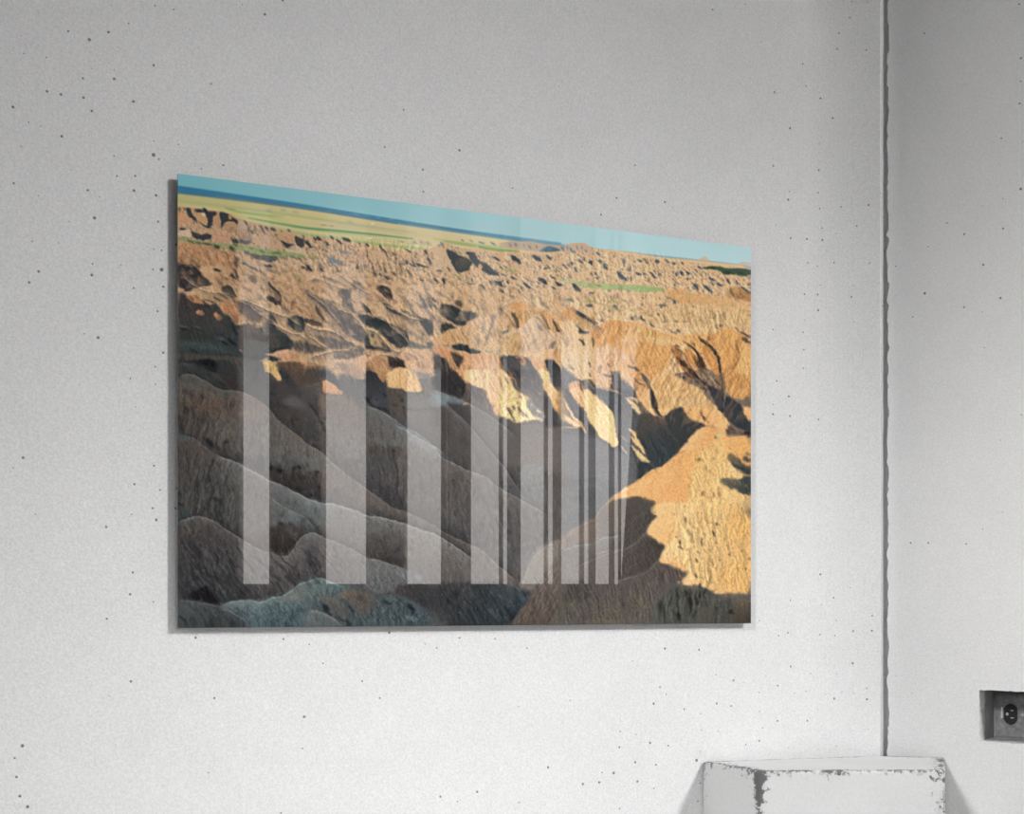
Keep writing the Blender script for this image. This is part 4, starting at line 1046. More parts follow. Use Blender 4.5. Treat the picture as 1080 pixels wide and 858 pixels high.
# tile E
tile(660,330)
G((222,168,108),(216,158,96),(600,250),(900,500),"250,240 420,190 600,180 760,170 840,120 900,130 1056,220 1056,700 960,740 860,690 830,500 700,400 500,260 400,270",.9,.9)
F((226,188,134),"150,210 300,215 450,225 560,270 480,265 400,270 260,250",1,.85)
G((226,180,124),(228,184,130),(300,600),(500,700),"230,560 380,520 480,580 640,640 700,740 830,840 830,860 290,860 220,640",1,.85)
relief("380,270 840,120 1056,220 1056,700 830,860 290,860 230,560",7,115,1.8,.26,k=2)
F((168,112,66),"390,300 430,270 470,310 480,380 560,470 640,560 700,600 600,560 500,500 430,420",.9,.8)
B((66,42,34),"390,300,410,340,14 420,270,460,300,14 430,370,480,440,34 470,400,540,480,36 520,460,640,570,44 600,540,700,620,34 640,620,700,655,24 480,545,500,560,14 590,570,620,600,14 500,500,600,570,20 450,310,470,330,8",.6,.9)
F((196,134,76),"480,300 560,310 610,400 600,480 700,540 560,460 510,390",.9,.85)
F((60,40,32),"480,235 530,260 590,300 640,350 670,430 700,490 650,470 610,470 590,420 620,400 600,340 560,300 520,270",.6,.92)
F((96,62,42),"570,350 620,390 650,460 690,510 690,540 640,500 600,460 580,400",.9,.7)
F((206,146,88),"640,260 700,300 760,360 800,480 810,550 740,500 680,420 650,340",.8,.9)
F((48,36,32),"610,190 660,240 720,280 760,320 800,400 820,500 830,860 800,840 815,580 800,500 780,410 740,340 700,290 640,245",.5,.93)
B((70,50,40),"570,250,590,290,16 680,200,710,245,12 735,570,760,590,18 745,550,800,620,26 720,210,730,240,6",.6,.8)
G((52,50,56),(70,66,66),(760,620),(800,800),"700,600 760,640 830,660 830,850 790,820 740,720 710,660",.7,.95)
F((226,180,128),"790,620 745,600 760,580 700,560 690,520 760,550 800,570",.6,.0)
B((216,170,120),"730,540,770,610,20 700,520,740,560,14",.6,.8)
F((50,54,62),"840,700 870,695 920,740 980,780 1000,870 830,870",.7,.95)
G((206,148,92),(222,170,112),(850,300),(950,300),"820,360 870,250 930,230 950,330 940,420 900,490 860,460 830,430",1.2,.7)
L((100,66,44),16,"930,230 950,310 955,370 930,430 900,480",.7,.7)
F((226,178,120),"960,230 1056,300 1056,560 1000,520 900,500 960,420 965,330",1.2,.7)
B((56,44,44),"920,120,960,150,14 960,150,1050,200,20 985,200,1050,265,36 1010,180,1056,220,18 790,100,820,120,10 740,110,800,140,12",.7,.85)
B((150,104,62),"830,190,820,260,12 760,220,740,290,10 870,170,880,230,8 800,320,830,280,10 660,200,700,230,10 900,150,870,230,8",1,.6)
B((170,124,72),"560,660,540,740,10 600,740,580,820,10 640,700,620,780,8 490,620,440,700,8 430,590,400,640,8 380,700,340,780,8",1,.5)
B((230,220,190),"250,130,330,160,14 470,120,540,150,20 340,110,400,130,10",1,.5)
B((84,76,66),"365,140,390,165,14 430,140,465,170,16 380,160,440,175,10 480,70,530,80,12 410,70,440,80,14 320,60,350,80,14",.7,.7)

spur_field(190, 250, lambda x: 262, lambda x: 296, 5, 8, .3, [(206,160,118),(196,146,104)], [(110,84,68),(90,76,70)], .5, .8, .5)
spur_field(252, 470, lambda x: 292+(x-252)*.02, lambda x: 340, 7, 11, .7, [(220,182,142),(210,168,128)], [(92,86,86),(110,92,80)], .42, .8, .6)
spur_field(300, 450, lambda x: 345, lambda x: 366, 7, 10, 1.0, [(214,174,136)], [(96,88,86)], .4, .7, .6)
spur_field(470, 600, lambda x: 300, lambda x: 330, 6, 10, .3, [(232,196,154),(222,180,134)], [(120,108,98),(150,122,98)], .42, .8, .6)
tile(0, 0, 1)
# ---------------- third band: shaded slopes
tile(0,0,1)
G((88,78,70),(108,100,92),(240,440),(600,480),"180,372 250,376 290,384 330,398 350,412 385,404 420,412 470,392 510,410 520,440 560,452 600,450 640,470 675,500 700,500 640,530 560,600 540,664 180,664",1)
relief("187,390 300,395 420,420 520,450 640,480 560,600 540,660 187,660",6,78,2.4,.16,k=2,o=3)
grain("187,380 660,440 600,660 187,660",.12,1.1,80,1.8)
tile(187,380)
G((48,50,48),(62,64,58),(100,50),(400,50),"15,0 520,0 520,260 400,190 360,110 280,100 200,60 100,20 15,30",1)
F((34,36,38),"180,0 300,0 360,60 320,110 250,80 190,40",1.4,.9)
G((78,82,74),(66,68,62),(60,20),(80,160),"15,20 80,15 160,50 260,90 330,115 370,170 440,230 515,270 515,300 380,300 280,270 200,230 120,200 15,170",.9)
B((36,44,44),"30,60,100,80,20 100,90,140,170,30 160,100,180,160,18 20,100,60,170,14 250,110,280,170,18 200,110,220,170,12 330,180,420,220,26 290,200,330,225,20 380,250,430,310,24 350,280,370,310,14 440,320,440,340,16",1,.8)
B((110,116,104),"60,30,150,60,20 230,130,300,180,20 280,110,350,150,16 130,100,150,150,14 60,100,90,150,14 210,180,260,230,20 420,260,490,300,24",1.2,.55)
F((84,56,46),"370,130 440,140 515,150 515,255 460,230 400,190",1.5,.7)
G((92,78,66),(98,92,84),(200,300),(300,700),"40,200 200,240 370,310 515,310 515,830 450,820 330,780 200,690 130,650 15,600 15,300",1.2)
F((104,74,56),"200,260 370,320 515,310 500,460 380,430 200,430 130,360",3,.45)
relief("40,240 500,320 515,830 200,690 15,600",5,100,3,.22,k=1,o=3)
B((36,34,36),"90,250,140,330,40 200,300,245,335,34 70,380,100,440,24 40,430,80,445,16 15,430,40,610,20 300,400,350,410,16 295,440,330,460,22 430,430,445,460,12 225,660,320,740,70 390,660,430,700,44 320,735,365,760,26 430,800,450,830,14 490,790,515,810,16 400,680,410,800,12 310,470,310,660,9 265,470,265,640,8 430,470,430,560,7 380,320,370,380,8 500,430,515,450,10 215,650,260,700,20",1.2,.8)
L((128,118,108),14,"130,650 200,700 280,760 350,800 450,840",1.5,.5)
F((76,92,92),"15,620 60,620 130,660 140,690 60,700 15,690",1.2,.85)
G((80,70,64),(88,76,68),(50,720),(250,850),"15,700 130,690 240,740 330,790 400,830 480,870 15,870",1.3,.9)
# in the first bar
G((86,82,78),(92,86,80),(600,20),(700,300),"515,0 740,0 760,200 770,380 700,340 600,290 515,260",1)
F((70,72,74),"640,60 690,60 680,150 600,240 560,260 620,180",1.6,.6)
B((44,42,44),"640,140,670,170,20 680,205,730,220,16 650,100,690,90,10 520,20,560,60,14",1,.6)
L((120,112,104),14,"515,260 600,290 680,330 770,400 830,480 920,560 1000,620 1080,690",1.2,.7)
G((112,94,82),(100,96,92),(600,320),(640,600),"515,285 600,300 680,350 760,420 800,480 850,520 940,600 1080,700 1080,870 515,870",1.2)
relief("515,285 680,350 940,600 1080,700 1080,870 515,870",5,92,3,.25,k=3,o=3)
B((56,52,54),"580,400,600,440,8 620,700,630,720,20 520,800,580,870,30 650,830,700,870,40 780,720,790,850,8 840,690,860,720,22 890,650,870,720,6 960,750,980,860,8 920,620,950,720,6 570,480,560,620,5 690,520,690,620,5",1,.6)
# right of first bar
G((70,66,66),(84,74,68),(800,100),(900,500),"765,150 850,180 880,200 900,140 960,130 1080,300 1080,680 1000,620 900,530 830,470 790,440 765,380",1,.95)
F((44,50,56),"765,60 830,90 890,40 960,100 990,140 920,150 870,170 840,120",1.2,.6)
L((112,84,66),30,"800,150 850,200 900,260 860,290",3,.4)
F((108,104,102),"880,350 960,300 1040,330 1080,380 1080,410 980,400 920,380",2,.7)
B((36,42,50),"790,270,830,300,24 790,350,810,400,40 850,330,860,420,20 880,380,940,400,22 1000,480,1030,510,26 820,180,830,260,12 900,150,960,210,10 830,440,860,500,16 1000,600,1040,620,14 950,500,1000,580,30",1.4,.6)
G((216,178,106),(226,180,120),(760,60),(860,150),"715,10 790,5 830,30 850,90 880,130 880,180 830,150 790,105 740,100 735,50",.5)
B((84,76,60),"760,60,830,80,10 780,50,800,90,8 740,30,760,60,6",.6,.7)
G((110,80,60),(92,76,66),(950,40),(1000,200),"850,20 960,10 1040,20 1080,40 1080,300 1000,180 960,130 900,60",.9,.95)
L((206,150,110),9,"880,5 980,5 1080,10",.6,.9)
L((190,124,86),16,"1040,25 1080,40",.6,.9)
L((56,58,60),10,"920,150 970,220 1040,300 1080,330",1.2,.6)
F((80,84,86),"780,450 830,480 900,540 880,560 800,520",1.5,.7)
# tile B
tile(322,380)
G((92,78,66),(104,92,84),(60,60),(120,160),"0,30 60,40 130,50 220,80 260,130 330,270 370,340 500,380 500,870 0,870",1.2)
F((86,70,58),"0,60 130,60 140,190 60,220 0,200",2,.7)
L((206,150,104),20,"0,30 40,45 100,55 50,50",.6,.9)
L((160,116,90),8,"0,210 60,215 140,180",.8,.7)
F((76,76,78),"110,60 220,70 300,200 320,260 240,210 190,150 130,140",1.4,.8)
G((216,176,136),(180,144,118),(240,60),(340,130),"160,65 230,55 250,20 320,10 380,20 440,60 500,100 510,150 450,140 370,100 330,130 270,110 210,80",.7)
F((120,104,100),"260,30 330,30 380,60 370,90 300,80 250,60",1.3,.6)
G((104,98,94),(96,94,92),(300,150),(450,350),"270,120 370,105 450,150 505,180 505,370 430,360 360,310 310,240",1.5,.9)
G((224,168,116),(208,148,108),(170,170),(250,290),"150,180 180,155 205,175 260,210 320,270 310,290 240,280 150,270",.5)
F((150,128,114),"150,275 320,290 400,340 450,400 300,380 200,330 180,450 120,400 100,300",2.5,.5)
G((84,80,78),(62,66,70),(50,250),(100,450),"0,210 90,220 110,330 130,460 80,440 0,340",1.5,.7)
L((40,42,46),16,"0,320 40,370 90,440 130,510",1,.8)
L((40,42,46),12,"130,500 165,560 180,650 170,780",1,.75)
B((34,38,42),"155,480,180,490,20 115,510,170,530,20 150,570,170,600,24 0,680,60,720,20 60,700,130,760,16 95,400,100,300,8",1,.8)
F((64,64,68),"0,390 60,450 110,530 130,640 120,700 0,670",2,.55)
G((116,104,94),(102,96,92),(300,400),(350,800),"180,440 240,330 400,370 505,440 505,870 230,870 190,780 195,600",1.6,.85)
B((70,66,66),"380,470,400,480,16 415,520,420,570,14 405,640,410,690,14 410,700,410,780,5 330,600,300,720,5 390,540,320,640,4 290,760,300,850,5 250,350,250,450,5",1,.55)
L((124,128,130),14,"230,660 330,670 420,700 505,700",2.5,.4)
F((108,110,108),"20,700 60,720 130,770 180,820 220,870 60,870 0,760",1.3,.6)
L((140,140,136),12,"0,690 60,730 140,780 220,860",1.2,.6)
# shaded valley right of second bar, lit domes
G((58,54,54),(74,76,80),(560,100),(600,350),"505,60 600,70 690,200 700,300 720,450 640,420 540,370 505,340",.9,.97)
F((40,40,42),"505,290 540,330 560,370 700,420 720,460 640,420 560,390 505,350",.8,.8)
F((98,96,94),"550,330 610,310 640,350 620,390 570,370",1.4,.7)
B((34,34,36),"540,310,560,340,20 590,320,620,345,18 650,280,680,310,26 520,310,550,360,20 640,400,700,420,30",.9,.75)
G((206,154,104),(170,124,84),(560,30),(680,180),"505,0 560,0 600,60 690,100 700,60 740,80 700,200 690,150 660,200 620,140 590,100 510,55",.7)
B((96,64,46),"520,10,530,50,14 560,20,580,60,10 700,20,780,60,50 780,10,840,60,40",.9,.8)
F((60,50,46),"700,10 840,0 860,50 860,80 800,65 740,80 700,50",.9,.85)
G((236,186,128),(228,178,120),(760,100),(900,240),"690,100 760,80 810,62 870,75 930,120 975,200 990,265 930,270 860,262 800,235 700,235 690,170",.6)
relief("700,80 870,75 990,265 700,235",6,98,2,.22,k=4)
L((250,214,160),8,"700,232 800,232 870,262 960,270",.6,.7)
G((92,80,70),(104,92,82),(720,260),(800,480),"690,238 800,240 860,265 840,330 845,540 780,500 720,450 700,320",1,.95)
B((36,36,38),"800,330,830,340,30 740,360,760,390,16 760,360,790,385,16 830,390,850,415,20 750,440,760,460,18 835,400,845,540,10 770,300,830,290,6",.9,.8)
F((116,114,114),"840,290 900,275 1000,290 1080,300 1080,400 940,420 850,400",1.6,.75)
F((122,114,110),"880,80 960,100 1080,110 1080,300 1010,280 980,200 930,130",1.5,.85)
G((220,176,132),(200,160,128),(900,20),(1050,90),"850,0 1080,0 1080,105 960,100 900,80 860,50",.7)
B((120,96,84),"930,10,960,60,18 1000,30,980,90,12",1,.7)
G((112,108,104),(106,98,92),(900,440),(950,560),"850,420 950,425 1080,400 1080,700 1000,660 900,590 845,550",1.5,.85)
L((64,54,50),4,"850,415 940,425 1080,400",1,.6,False)
G((92,96,98),(86,92,94),(560,420),(750,560),"505,370 560,390 650,430 740,480 840,560 920,600 1000,640 1080,700 1080,720 960,660 850,630 740,560 620,510 505,440",1,.9)
L((140,146,148),10,"840,560 920,600 1000,650 1080,710",1.2,.7)
F((100,98,96),"505,440 600,510 740,570 850,640 850,730 700,720 560,710 505,700",1.5,.8)
L((132,146,152),16,"540,640 620,690 700,710 760,700 850,720",2.2,.55)
L((150,160,166),30,"850,660 920,680 1000,730 1080,770",2,.6)
G((88,78,70),(84,76,70),(600,740),(700,860),"505,720 700,735 840,740 840,870 505,870",1.4,.9)
B((36,36,40),"730,750,770,770,30 720,730,750,780,14 750,780,755,860,10 770,730,800,745,14 890,720,910,740,12 740,790,770,800,12",.9,.7)
# tile C
tile(457,390)
F((122,138,144),"0,165 60,190 150,220 260,255 300,285 160,290 60,310 0,310",1.5,.85)
G((62,54,52),(58,54,52),(100,50),(200,200),"0,50 60,50 130,0 200,0 240,60 275,110 280,200 240,240 160,220 60,180 0,160",1.2,.95)
L((36,32,32),10,"130,60 180,140 230,200 260,230",1,.8)
L((36,32,34),10,"270,110 265,160 245,215",.8,.8)
G((76,66,62),(86,76,72),(180,320),(260,450),"120,280 240,290 310,310 320,480 240,420 180,350",1.2,.9)
L((232,172,128),20,"255,290 300,285 335,315",.6,.9)
B((60,50,48),"120,265,150,300,26",1,.8)
G((82,74,68),(86,80,76),(100,500),(200,700),"0,320 110,300 200,400 300,470 400,600 560,790 590,870 320,870 200,800 60,720 0,640",1.5,.85)
L((120,122,126),12,"110,290 200,370 290,450",1.5,.6)
L((52,50,52),12,"290,450 340,510 430,620 520,730 590,810",1.2,.8)
B((44,40,42),"220,560,240,640,8 240,640,290,740,9 290,740,310,765,20 180,440,200,470,12",1,.6)
G((98,92,88),(106,100,96),(350,200),(450,500),"280,125 380,140 450,180 460,270 500,380 560,410 560,760 440,620 340,500 310,330 280,220",1.3,.95)
F((66,62,64),"300,120 380,135 445,180 450,220 420,300 400,340 350,260 310,200",2.2,.55)
F((96,94,94),"340,510 450,640 560,780 420,870 320,870 320,600",3,.4)
L((136,136,140),12,"0,640 60,720 160,770 260,820 320,870",1.5,.7)
G((104,98,94),(112,104,98),(650,600),(850,700),"560,410 700,460 860,440 940,450 960,500 1080,490 1080,870 590,870 560,780",1.6,.95)
B((76,64,58),"640,500,640,850,10 680,500,680,800,8 720,460,710,850,10 600,450,640,560,10",2,.4)
G((240,196,142),(232,184,132),(300,80),(450,250),"210,0 560,0 570,100 590,200 560,400 520,385 500,320 465,230 450,185 400,155 330,125 280,118 260,60",.8)
G((216,156,100),(236,190,140),(260,50),(360,80),"180,0 250,0 290,100 280,118 250,70 200,20",.7,.9)
relief("230,0 560,0 570,200 520,385 460,230 290,110",5,80,1.8,.3,k=3)
G((240,196,136),(250,216,160),(620,150),(650,400),"550,0 600,0 700,180 760,200 850,280 940,380 930,440 860,420 780,430 700,455 660,430 600,405 550,400 560,200",.8)
relief("560,60 700,180 850,280 930,430 700,450 560,400",6,60,1.2,.5,k=2)
F((104,108,112),"780,250 830,240 900,300 940,360 940,440 900,430 860,390 820,360 790,310",1,.85)
B((250,222,170),"880,330,910,370,22 820,280,830,300,10 850,310,860,320,8 860,400,930,430,10 780,320,840,390,24",.7,.9)
B((70,72,80),"615,310,690,440,30 670,310,700,350,24 620,320,660,370,22 710,310,750,360,24 730,340,800,405,22 600,60,640,130,14 640,40,700,140,22 560,60,580,160,14 640,200,620,280,8 700,260,720,300,12 520,290,500,340,12 370,50,360,90,8 710,190,740,240,14 670,410,695,445,20",.8,.85)
L((236,170,110),12,"640,20 690,90 715,140",.7,.95)
G((76,70,70),(98,92,90),(680,60),(850,250),"620,0 870,0 900,60 940,170 960,300 940,370 860,270 760,180 720,140 690,80",1,.96)
L((130,128,130),8,"740,120 800,200 900,290 940,340",1,.5)
B((44,40,42),"690,0,740,80,16",.9,.6)
L((222,170,120),8,"890,195 925,210",.6,.9)
G((246,198,140),(240,184,128),(930,100),(1030,300),"870,0 970,0 990,100 1030,160 1080,200 1080,400 1040,360 1000,270 950,180 910,60",.7)
F((74,70,70),"980,0 1080,0 1080,190 1020,130 990,60",1,.95)
B((60,72,80),"1030,240,1080,300,24",.8,.8)
F((76,74,74),"950,190 1000,280 1050,380 1080,410 1080,480 960,480 940,350",1.2,.95)
L((130,134,138),10,"850,570 920,580 1000,620 1080,660",3,.4)
# tile D
tile(592,410)
G((84,84,86),(92,92,94),(400,100),(560,500),"200,0 640,0 640,80 560,70 660,200 720,500 780,660 640,800 600,800 500,870 0,870 0,330 200,380 320,420 420,500 500,480 490,300 400,160 320,90",1.2,.95)
F((112,110,112),"0,360 200,400 320,430 430,510 620,560 620,800 520,860 0,870",2,.6)
F((84,82,84),"0,0 80,0 150,110 200,200 240,290 310,380 240,380 130,290 80,180 0,60",1,.95)
L((250,204,150),20,"0,70 50,140 100,230 170,300 205,380",.7,.95)
F((248,206,152),"0,190 60,240 130,270 180,320 120,320 60,280 0,260",.7,.9)
L((246,206,156),8,"20,325 90,328 150,320",.7,.9)
G((236,186,138),(240,190,140),(120,50),(180,120),"50,0 150,0 200,40 210,150 160,140 120,100",.7,.95)
G((248,202,146),(250,208,154),(240,100),(440,450),"190,0 250,20 330,90 390,160 440,200 460,330 490,470 430,495 390,450 320,400 290,340 240,270 210,200",.6)
relief("200,20 330,90 440,200 490,480 320,400 210,200",6,65,1.5,.14,k=5)
F((88,90,96),"240,0 420,0 420,160 370,150 330,90 260,40",1,.93)
L((244,196,150),9,"340,0 420,8 480,30 500,50",.6,.9)
L((236,180,130),7,"240,20 290,60 340,90",.6,.8)
L((250,208,158),26,"545,80 580,110 630,150 655,200 640,185 600,150",.6,.95)
L((246,206,156),14,"560,80 630,90 650,120",.6,.9)
G((224,174,128),(246,196,142),(660,50),(780,200),"630,0 740,0 750,80 780,180 810,230 800,245 740,190 700,140 650,100",.7)
F((60,50,48),"745,0 780,20 800,100 830,200 860,240 830,235 800,190 760,120",.6,.93)
L((250,204,146),30,"575,335 620,380 650,440 715,530 690,510 640,460 595,400",.6,.96)
L((246,210,146),28,"595,475 640,540 690,600 740,610 700,580 640,520",.6,.9)
L((244,200,150),10,"505,480 530,510 560,548",.6,.85)
L((230,190,150),7,"500,390 570,440",.7,.7)
G((84,74,66),(54,64,68),(750,250),(850,550),"720,190 800,240 880,260 900,280 960,360 1000,450 960,560 880,640 790,665 740,600 715,530 650,430 640,330 660,210",.9,.97)
B((40,50,54),"760,280,900,620,20 820,280,960,560,16 700,340,800,520,16",2,.5)
B((110,86,68),"780,250,870,290,20 850,270,900,320,16 720,300,860,320,14",1.6,.5)
G((70,68,62),(64,70,68),(920,180),(1020,400),"870,240 930,180 1020,150 1050,210 1080,260 1080,430 1000,520 960,560 960,450 930,340 880,270",.8,.97)
B((46,50,52),"1010,200,1050,400,14 940,300,1000,420,12 920,400,1000,500,14",1.6,.5)
F((54,60,60),"640,600 740,620 790,670 740,710 690,760 640,800",1,.95)
G((236,184,126),(226,170,112),(750,700),(950,700),"500,860 620,800 690,740 740,700 800,670 880,640 950,580 1020,500 1080,430 1080,870 500,870",.8)
L((250,210,160),8,"520,850 620,800 690,745 800,668 880,645 960,580",.7,.6)
L((150,104,68),10,"960,570 1000,540 1030,520",.6,.8)
B((190,140,90),"880,680,870,820,6 1010,600,960,680,8 960,760,1060,680,6",1.2,.6)
# tile E
tile(660,430)
G((236,190,132),(226,172,114),(350,30),(600,80),"270,0 400,0 370,40 325,85 290,50",.7)
F((60,62,60),"400,0 480,0 510,60 560,100 640,120 700,150 600,190 500,300 400,420 370,200 330,90",.9,.95)
B((80,66,54),"420,20,480,90,20 470,120,520,240,14 380,120,420,300,14",1.6,.4)
G((228,176,118),(234,186,130),(600,50),(820,150),"480,0 760,0 830,50 870,110 880,160 850,200 860,240 800,200 740,150 690,155 640,120 560,100 510,60",.8)
B((60,42,36),"620,30,690,120,28 630,20,660,50,10 690,120,710,140,10 860,150,940,220,34 850,180,900,230,14 900,180,960,210,16 990,190,1056,240,30 940,190,1000,220,12 540,10,560,30,8",.7,.9)
F((52,58,62),"770,0 990,0 1000,60 1056,130 1056,200 1000,190 940,170 870,110 830,50",.8,.95)
L((190,136,90),14,"860,130 900,190 960,200 1000,210",.8,.6)
G((240,190,134),(228,170,110),(1020,30),(1050,100),"990,0 1056,0 1056,130 1010,80",.8)
F((60,46,40),"1000,190 1056,190 1056,238 1010,240",.8,.8)
G((232,178,118),(226,168,108),(300,500),(600,300),"0,690 130,620 170,560 250,510 330,490 400,430 500,330 590,200 700,155 760,160 840,200 860,240 1056,240 1056,870 0,870",.8)
G((240,194,138),(220,162,104),(560,250),(680,330),"410,410 500,320 590,200 700,155 730,180 720,300 640,350 560,370 500,390",1,.8)
L((140,90,56),10,"410,410 460,380 500,370",.7,.8)
F((206,196,146),"750,210 830,200 840,240 770,250",1,.7)
G((232,192,130),(234,196,136),(600,500),(800,700),"600,380 650,350 720,330 760,250 850,240 860,380 1000,560 1056,600 1056,870 430,870 480,730 540,600 580,470",3.5,.8)
F((226,174,112),"860,240 1056,240 1056,370 980,390 870,370",1,.8)
relief("560,380 720,330 860,380 1056,600 1056,870 430,870 520,660",6,70,1.3,.38,k=1)
B((116,100,40),"590,430,650,440,24 620,420,640,440,12",.9,.7)
B((60,50,36),"755,235,780,260,24 735,420,755,440,16 665,500,675,520,14 770,330,780,400,8 735,310,745,330,10 660,690,650,750,18 600,680,605,700,8 740,700,745,760,16 790,700,780,780,12 880,820,895,850,14 930,800,940,830,16 990,830,1000,860,8 545,600,560,620,8 470,740,480,780,8 800,680,830,690,10 700,520,720,560,8 640,420,600,450,5",.9,.7)
G((110,98,70),(60,62,60),(880,400),(1040,560),"860,390 900,385 960,430 1010,480 1056,500 1056,570 990,560 930,510 870,450",1,.9)
B((44,56,62),"1000,400,1056,460,40 900,460,1000,540,30 980,500,1050,560,30 1020,380,1050,400,16 950,420,980,460,14",1,.8)
F((226,200,146),"870,460 920,510 1000,560 980,590 900,570 860,520",1.4,.6)
G((84,84,74),(44,54,58),(850,620),(1030,680),"790,600 900,590 960,620 1000,570 1056,580 1056,745 990,730 940,690 880,690 830,650",1,.9)
B((150,140,104),"930,620,980,660,24 820,620,860,640,14 990,640,1020,660,14 880,600,920,620,10",1,.6)
F((232,196,136),"860,690 960,740 1056,760 1056,870 850,870",1.5,.6)
G((98,78,58),(60,50,40),(150,760),(200,830),"60,760 130,735 200,760 270,800 230,840 200,870 40,870",.8,.9)
L((200,150,96),7,"330,560 320,650 330,720",1.2,.5)
L((196,140,86),7,"530,520 430,600 400,620",1.2,.6)
# ---------------- lower slopes, all in shade
tile(0,0,1)
G((74,68,64),(94,86,80),(200,560),(540,560),"180,486 280,486 330,487 457,480 560,495 600,500 640,530 590,590 540,664 540,680 180,680",2)
tile(187,480)
G((82,76,70),(80,78,74),(60,60),(300,500),"15,0 340,0 420,20 520,60 520,660 440,620 330,560 200,520 100,480 15,450",1.2)
relief("15,0 420,20 520,60 520,660 330,560 15,450",7,95,2,.4,k=1,o=3)
L((104,106,104),22,"340,5 420,30 520,110",2,.5)
L((98,98,94),30,"300,30 400,90 500,160",4,.35)
B((38,38,40),"120,200,210,360,9 200,360,205,480,9 90,260,150,370,7 150,370,175,490,7 300,360,370,385,26 320,390,325,510,10 325,510,440,620,10 395,390,410,540,9 410,540,440,620,9 250,140,265,240,12 340,130,350,230,8 15,400,60,430,30 15,300,50,390,12 420,290,470,310,16 480,610,515,640,26 130,140,140,200,6 180,140,160,190,6",1,.75)
B((118,116,104),"180,120,190,250,10 220,130,230,200,10 290,160,300,220,10 80,215,150,225,14 370,150,380,210,12 430,180,440,260,12 300,250,330,290,12 460,100,500,180,16",1.6,.45)
F((66,84,82),"15,440 100,480 200,520 200,545 120,570 60,590 15,610",1.4,.85)
G((80,70,64),(72,66,64),(200,540),(300,800),"15,600 100,560 200,525 300,545 400,600 480,660 540,710 560,860 15,860",1.2,.95)
relief("15,600 200,525 480,660 540,710 560,860 15,860",9,60,1.4,.45,k=2,o=4)
L((104,102,98),10,"150,515 240,530 330,560 420,630 520,690",1.6,.5)
B((44,42,42),"20,690,80,780,10 60,580,160,590,16 210,600,220,680,10 230,590,310,700,8 100,640,160,660,12",1.2,.5)
F((88,82,76),"520,0 720,0 770,120 770,200 640,140 520,70",1.2,.8)
F((66,66,66),"650,80 680,20 715,80 720,130 680,110",1.6,.6)
G((98,92,86),(100,98,96),(600,200),(600,700),"520,60 620,120 700,160 780,215 860,240 960,290 1080,350 1080,560 1000,560 880,570 780,610 740,640 560,650 520,640",1.3)
L((138,136,132),14,"520,60 610,120 700,160 790,220 880,250 990,310 1080,352",1.3,.75)
L((60,60,62),10,"600,150 680,230 740,300 800,360",1.4,.6)
F((84,90,90),"780,225 880,250 1080,355 1080,500 960,440 800,350",2.2,.55)
L((128,130,128),12,"780,350 880,410 980,450 1080,520",1.8,.6)
F((98,108,114),"960,450 1080,520 1080,580 980,590 920,560",2,.6)
F((84,92,90),"790,380 900,430 950,560 860,560 780,540",2.2,.5)
G((74,60,52),(66,58,52),(800,120),(1000,200),"780,100 860,90 940,120 1080,110 1080,340 980,290 870,245 780,200",1.2,.85)
F((92,94,92),"780,0 1080,0 1080,100 1000,120 900,110 780,80",1.8,.8)
B((32,34,38),"770,95,825,110,44 830,120,920,140,40 850,70,880,110,24 960,120,1070,100,44 1000,270,1060,310,36 900,255,960,275,24 900,140,915,230,10 970,130,985,250,10 1030,180,1080,200,30",1.2,.85)
G((112,100,90),(84,74,66),(600,650),(650,780),"525,650 740,620 780,620 780,820 700,790 600,730",1.4,.8)
G((72,62,54),(58,52,46),(900,600),(900,820),"780,610 880,590 960,580 1080,620 1080,660 1000,730 970,790 920,840 860,830 780,815",1.1,.95)
B((34,36,40),"850,565,900,590,24 935,560,970,590,26 960,610,1050,670,14 900,620,980,740,8 800,620,800,660,10 860,610,860,650,8 730,630,745,790,10",1,.8)
F((96,86,80),"900,600 960,610 1040,650 1010,690 940,650",1.8,.6)
G((104,102,100),(92,86,82),(600,750),(700,860),"520,685 600,740 700,795 780,820 860,835 920,845 980,800 1010,740 1080,660 1080,880 520,880",1)
L((134,132,126),10,"520,690 600,745 700,800 780,822 860,835 925,845 970,800 1010,735 1080,665",1,.7)
tile(187,560)
G((70,66,64),(60,62,62),(200,100),(200,560),"15,60 500,60 525,100 530,450 760,560 640,580 480,590 350,630 200,600 15,570",2,.8)
relief("15,60 520,100 800,300 900,520 350,620 15,570",9,55,2.4,.5,k=3,o=4)
G((96,90,86),(84,78,76),(900,250),(900,500),"780,180 920,205 1000,160 1080,100 1080,430 1000,460 920,520 800,540 600,580 500,440 525,200 640,140",2.5,.8)
relief("540,100 1080,150 1080,430 920,520 500,560",8,52,3.2,.42,k=1,o=3)
B((38,36,38),"30,60,80,180,10 80,200,170,230,12 170,240,230,330,12 230,330,280,390,10 240,250,260,340,8 260,340,320,400,10 780,260,830,370,10 830,380,900,520,12 400,450,470,540,12 520,480,590,560,10 900,370,960,440,14 330,390,345,420,18 640,200,730,300,6 620,320,680,380,6 700,380,760,430,6 540,380,600,450,5 960,330,1040,400,8 440,180,480,280,6 360,350,420,430,8",1,.7)
F((38,34,36),"90,570 130,510 200,480 250,450 290,510 320,560 370,620 300,620 200,590",1.6,.85)
B((22,20,24),"200,480,220,490,16 235,515,265,530,24 235,460,260,470,14",.8,.8)
G((78,82,80),(62,64,62),(200,600),(300,800),"5,568 100,580 200,600 290,625 380,650 460,690 560,740 640,790 680,840 0,840",1,.95)
relief("5,580 290,630 560,740 680,840 0,840",8,50,2,.45,k=2,o=3)
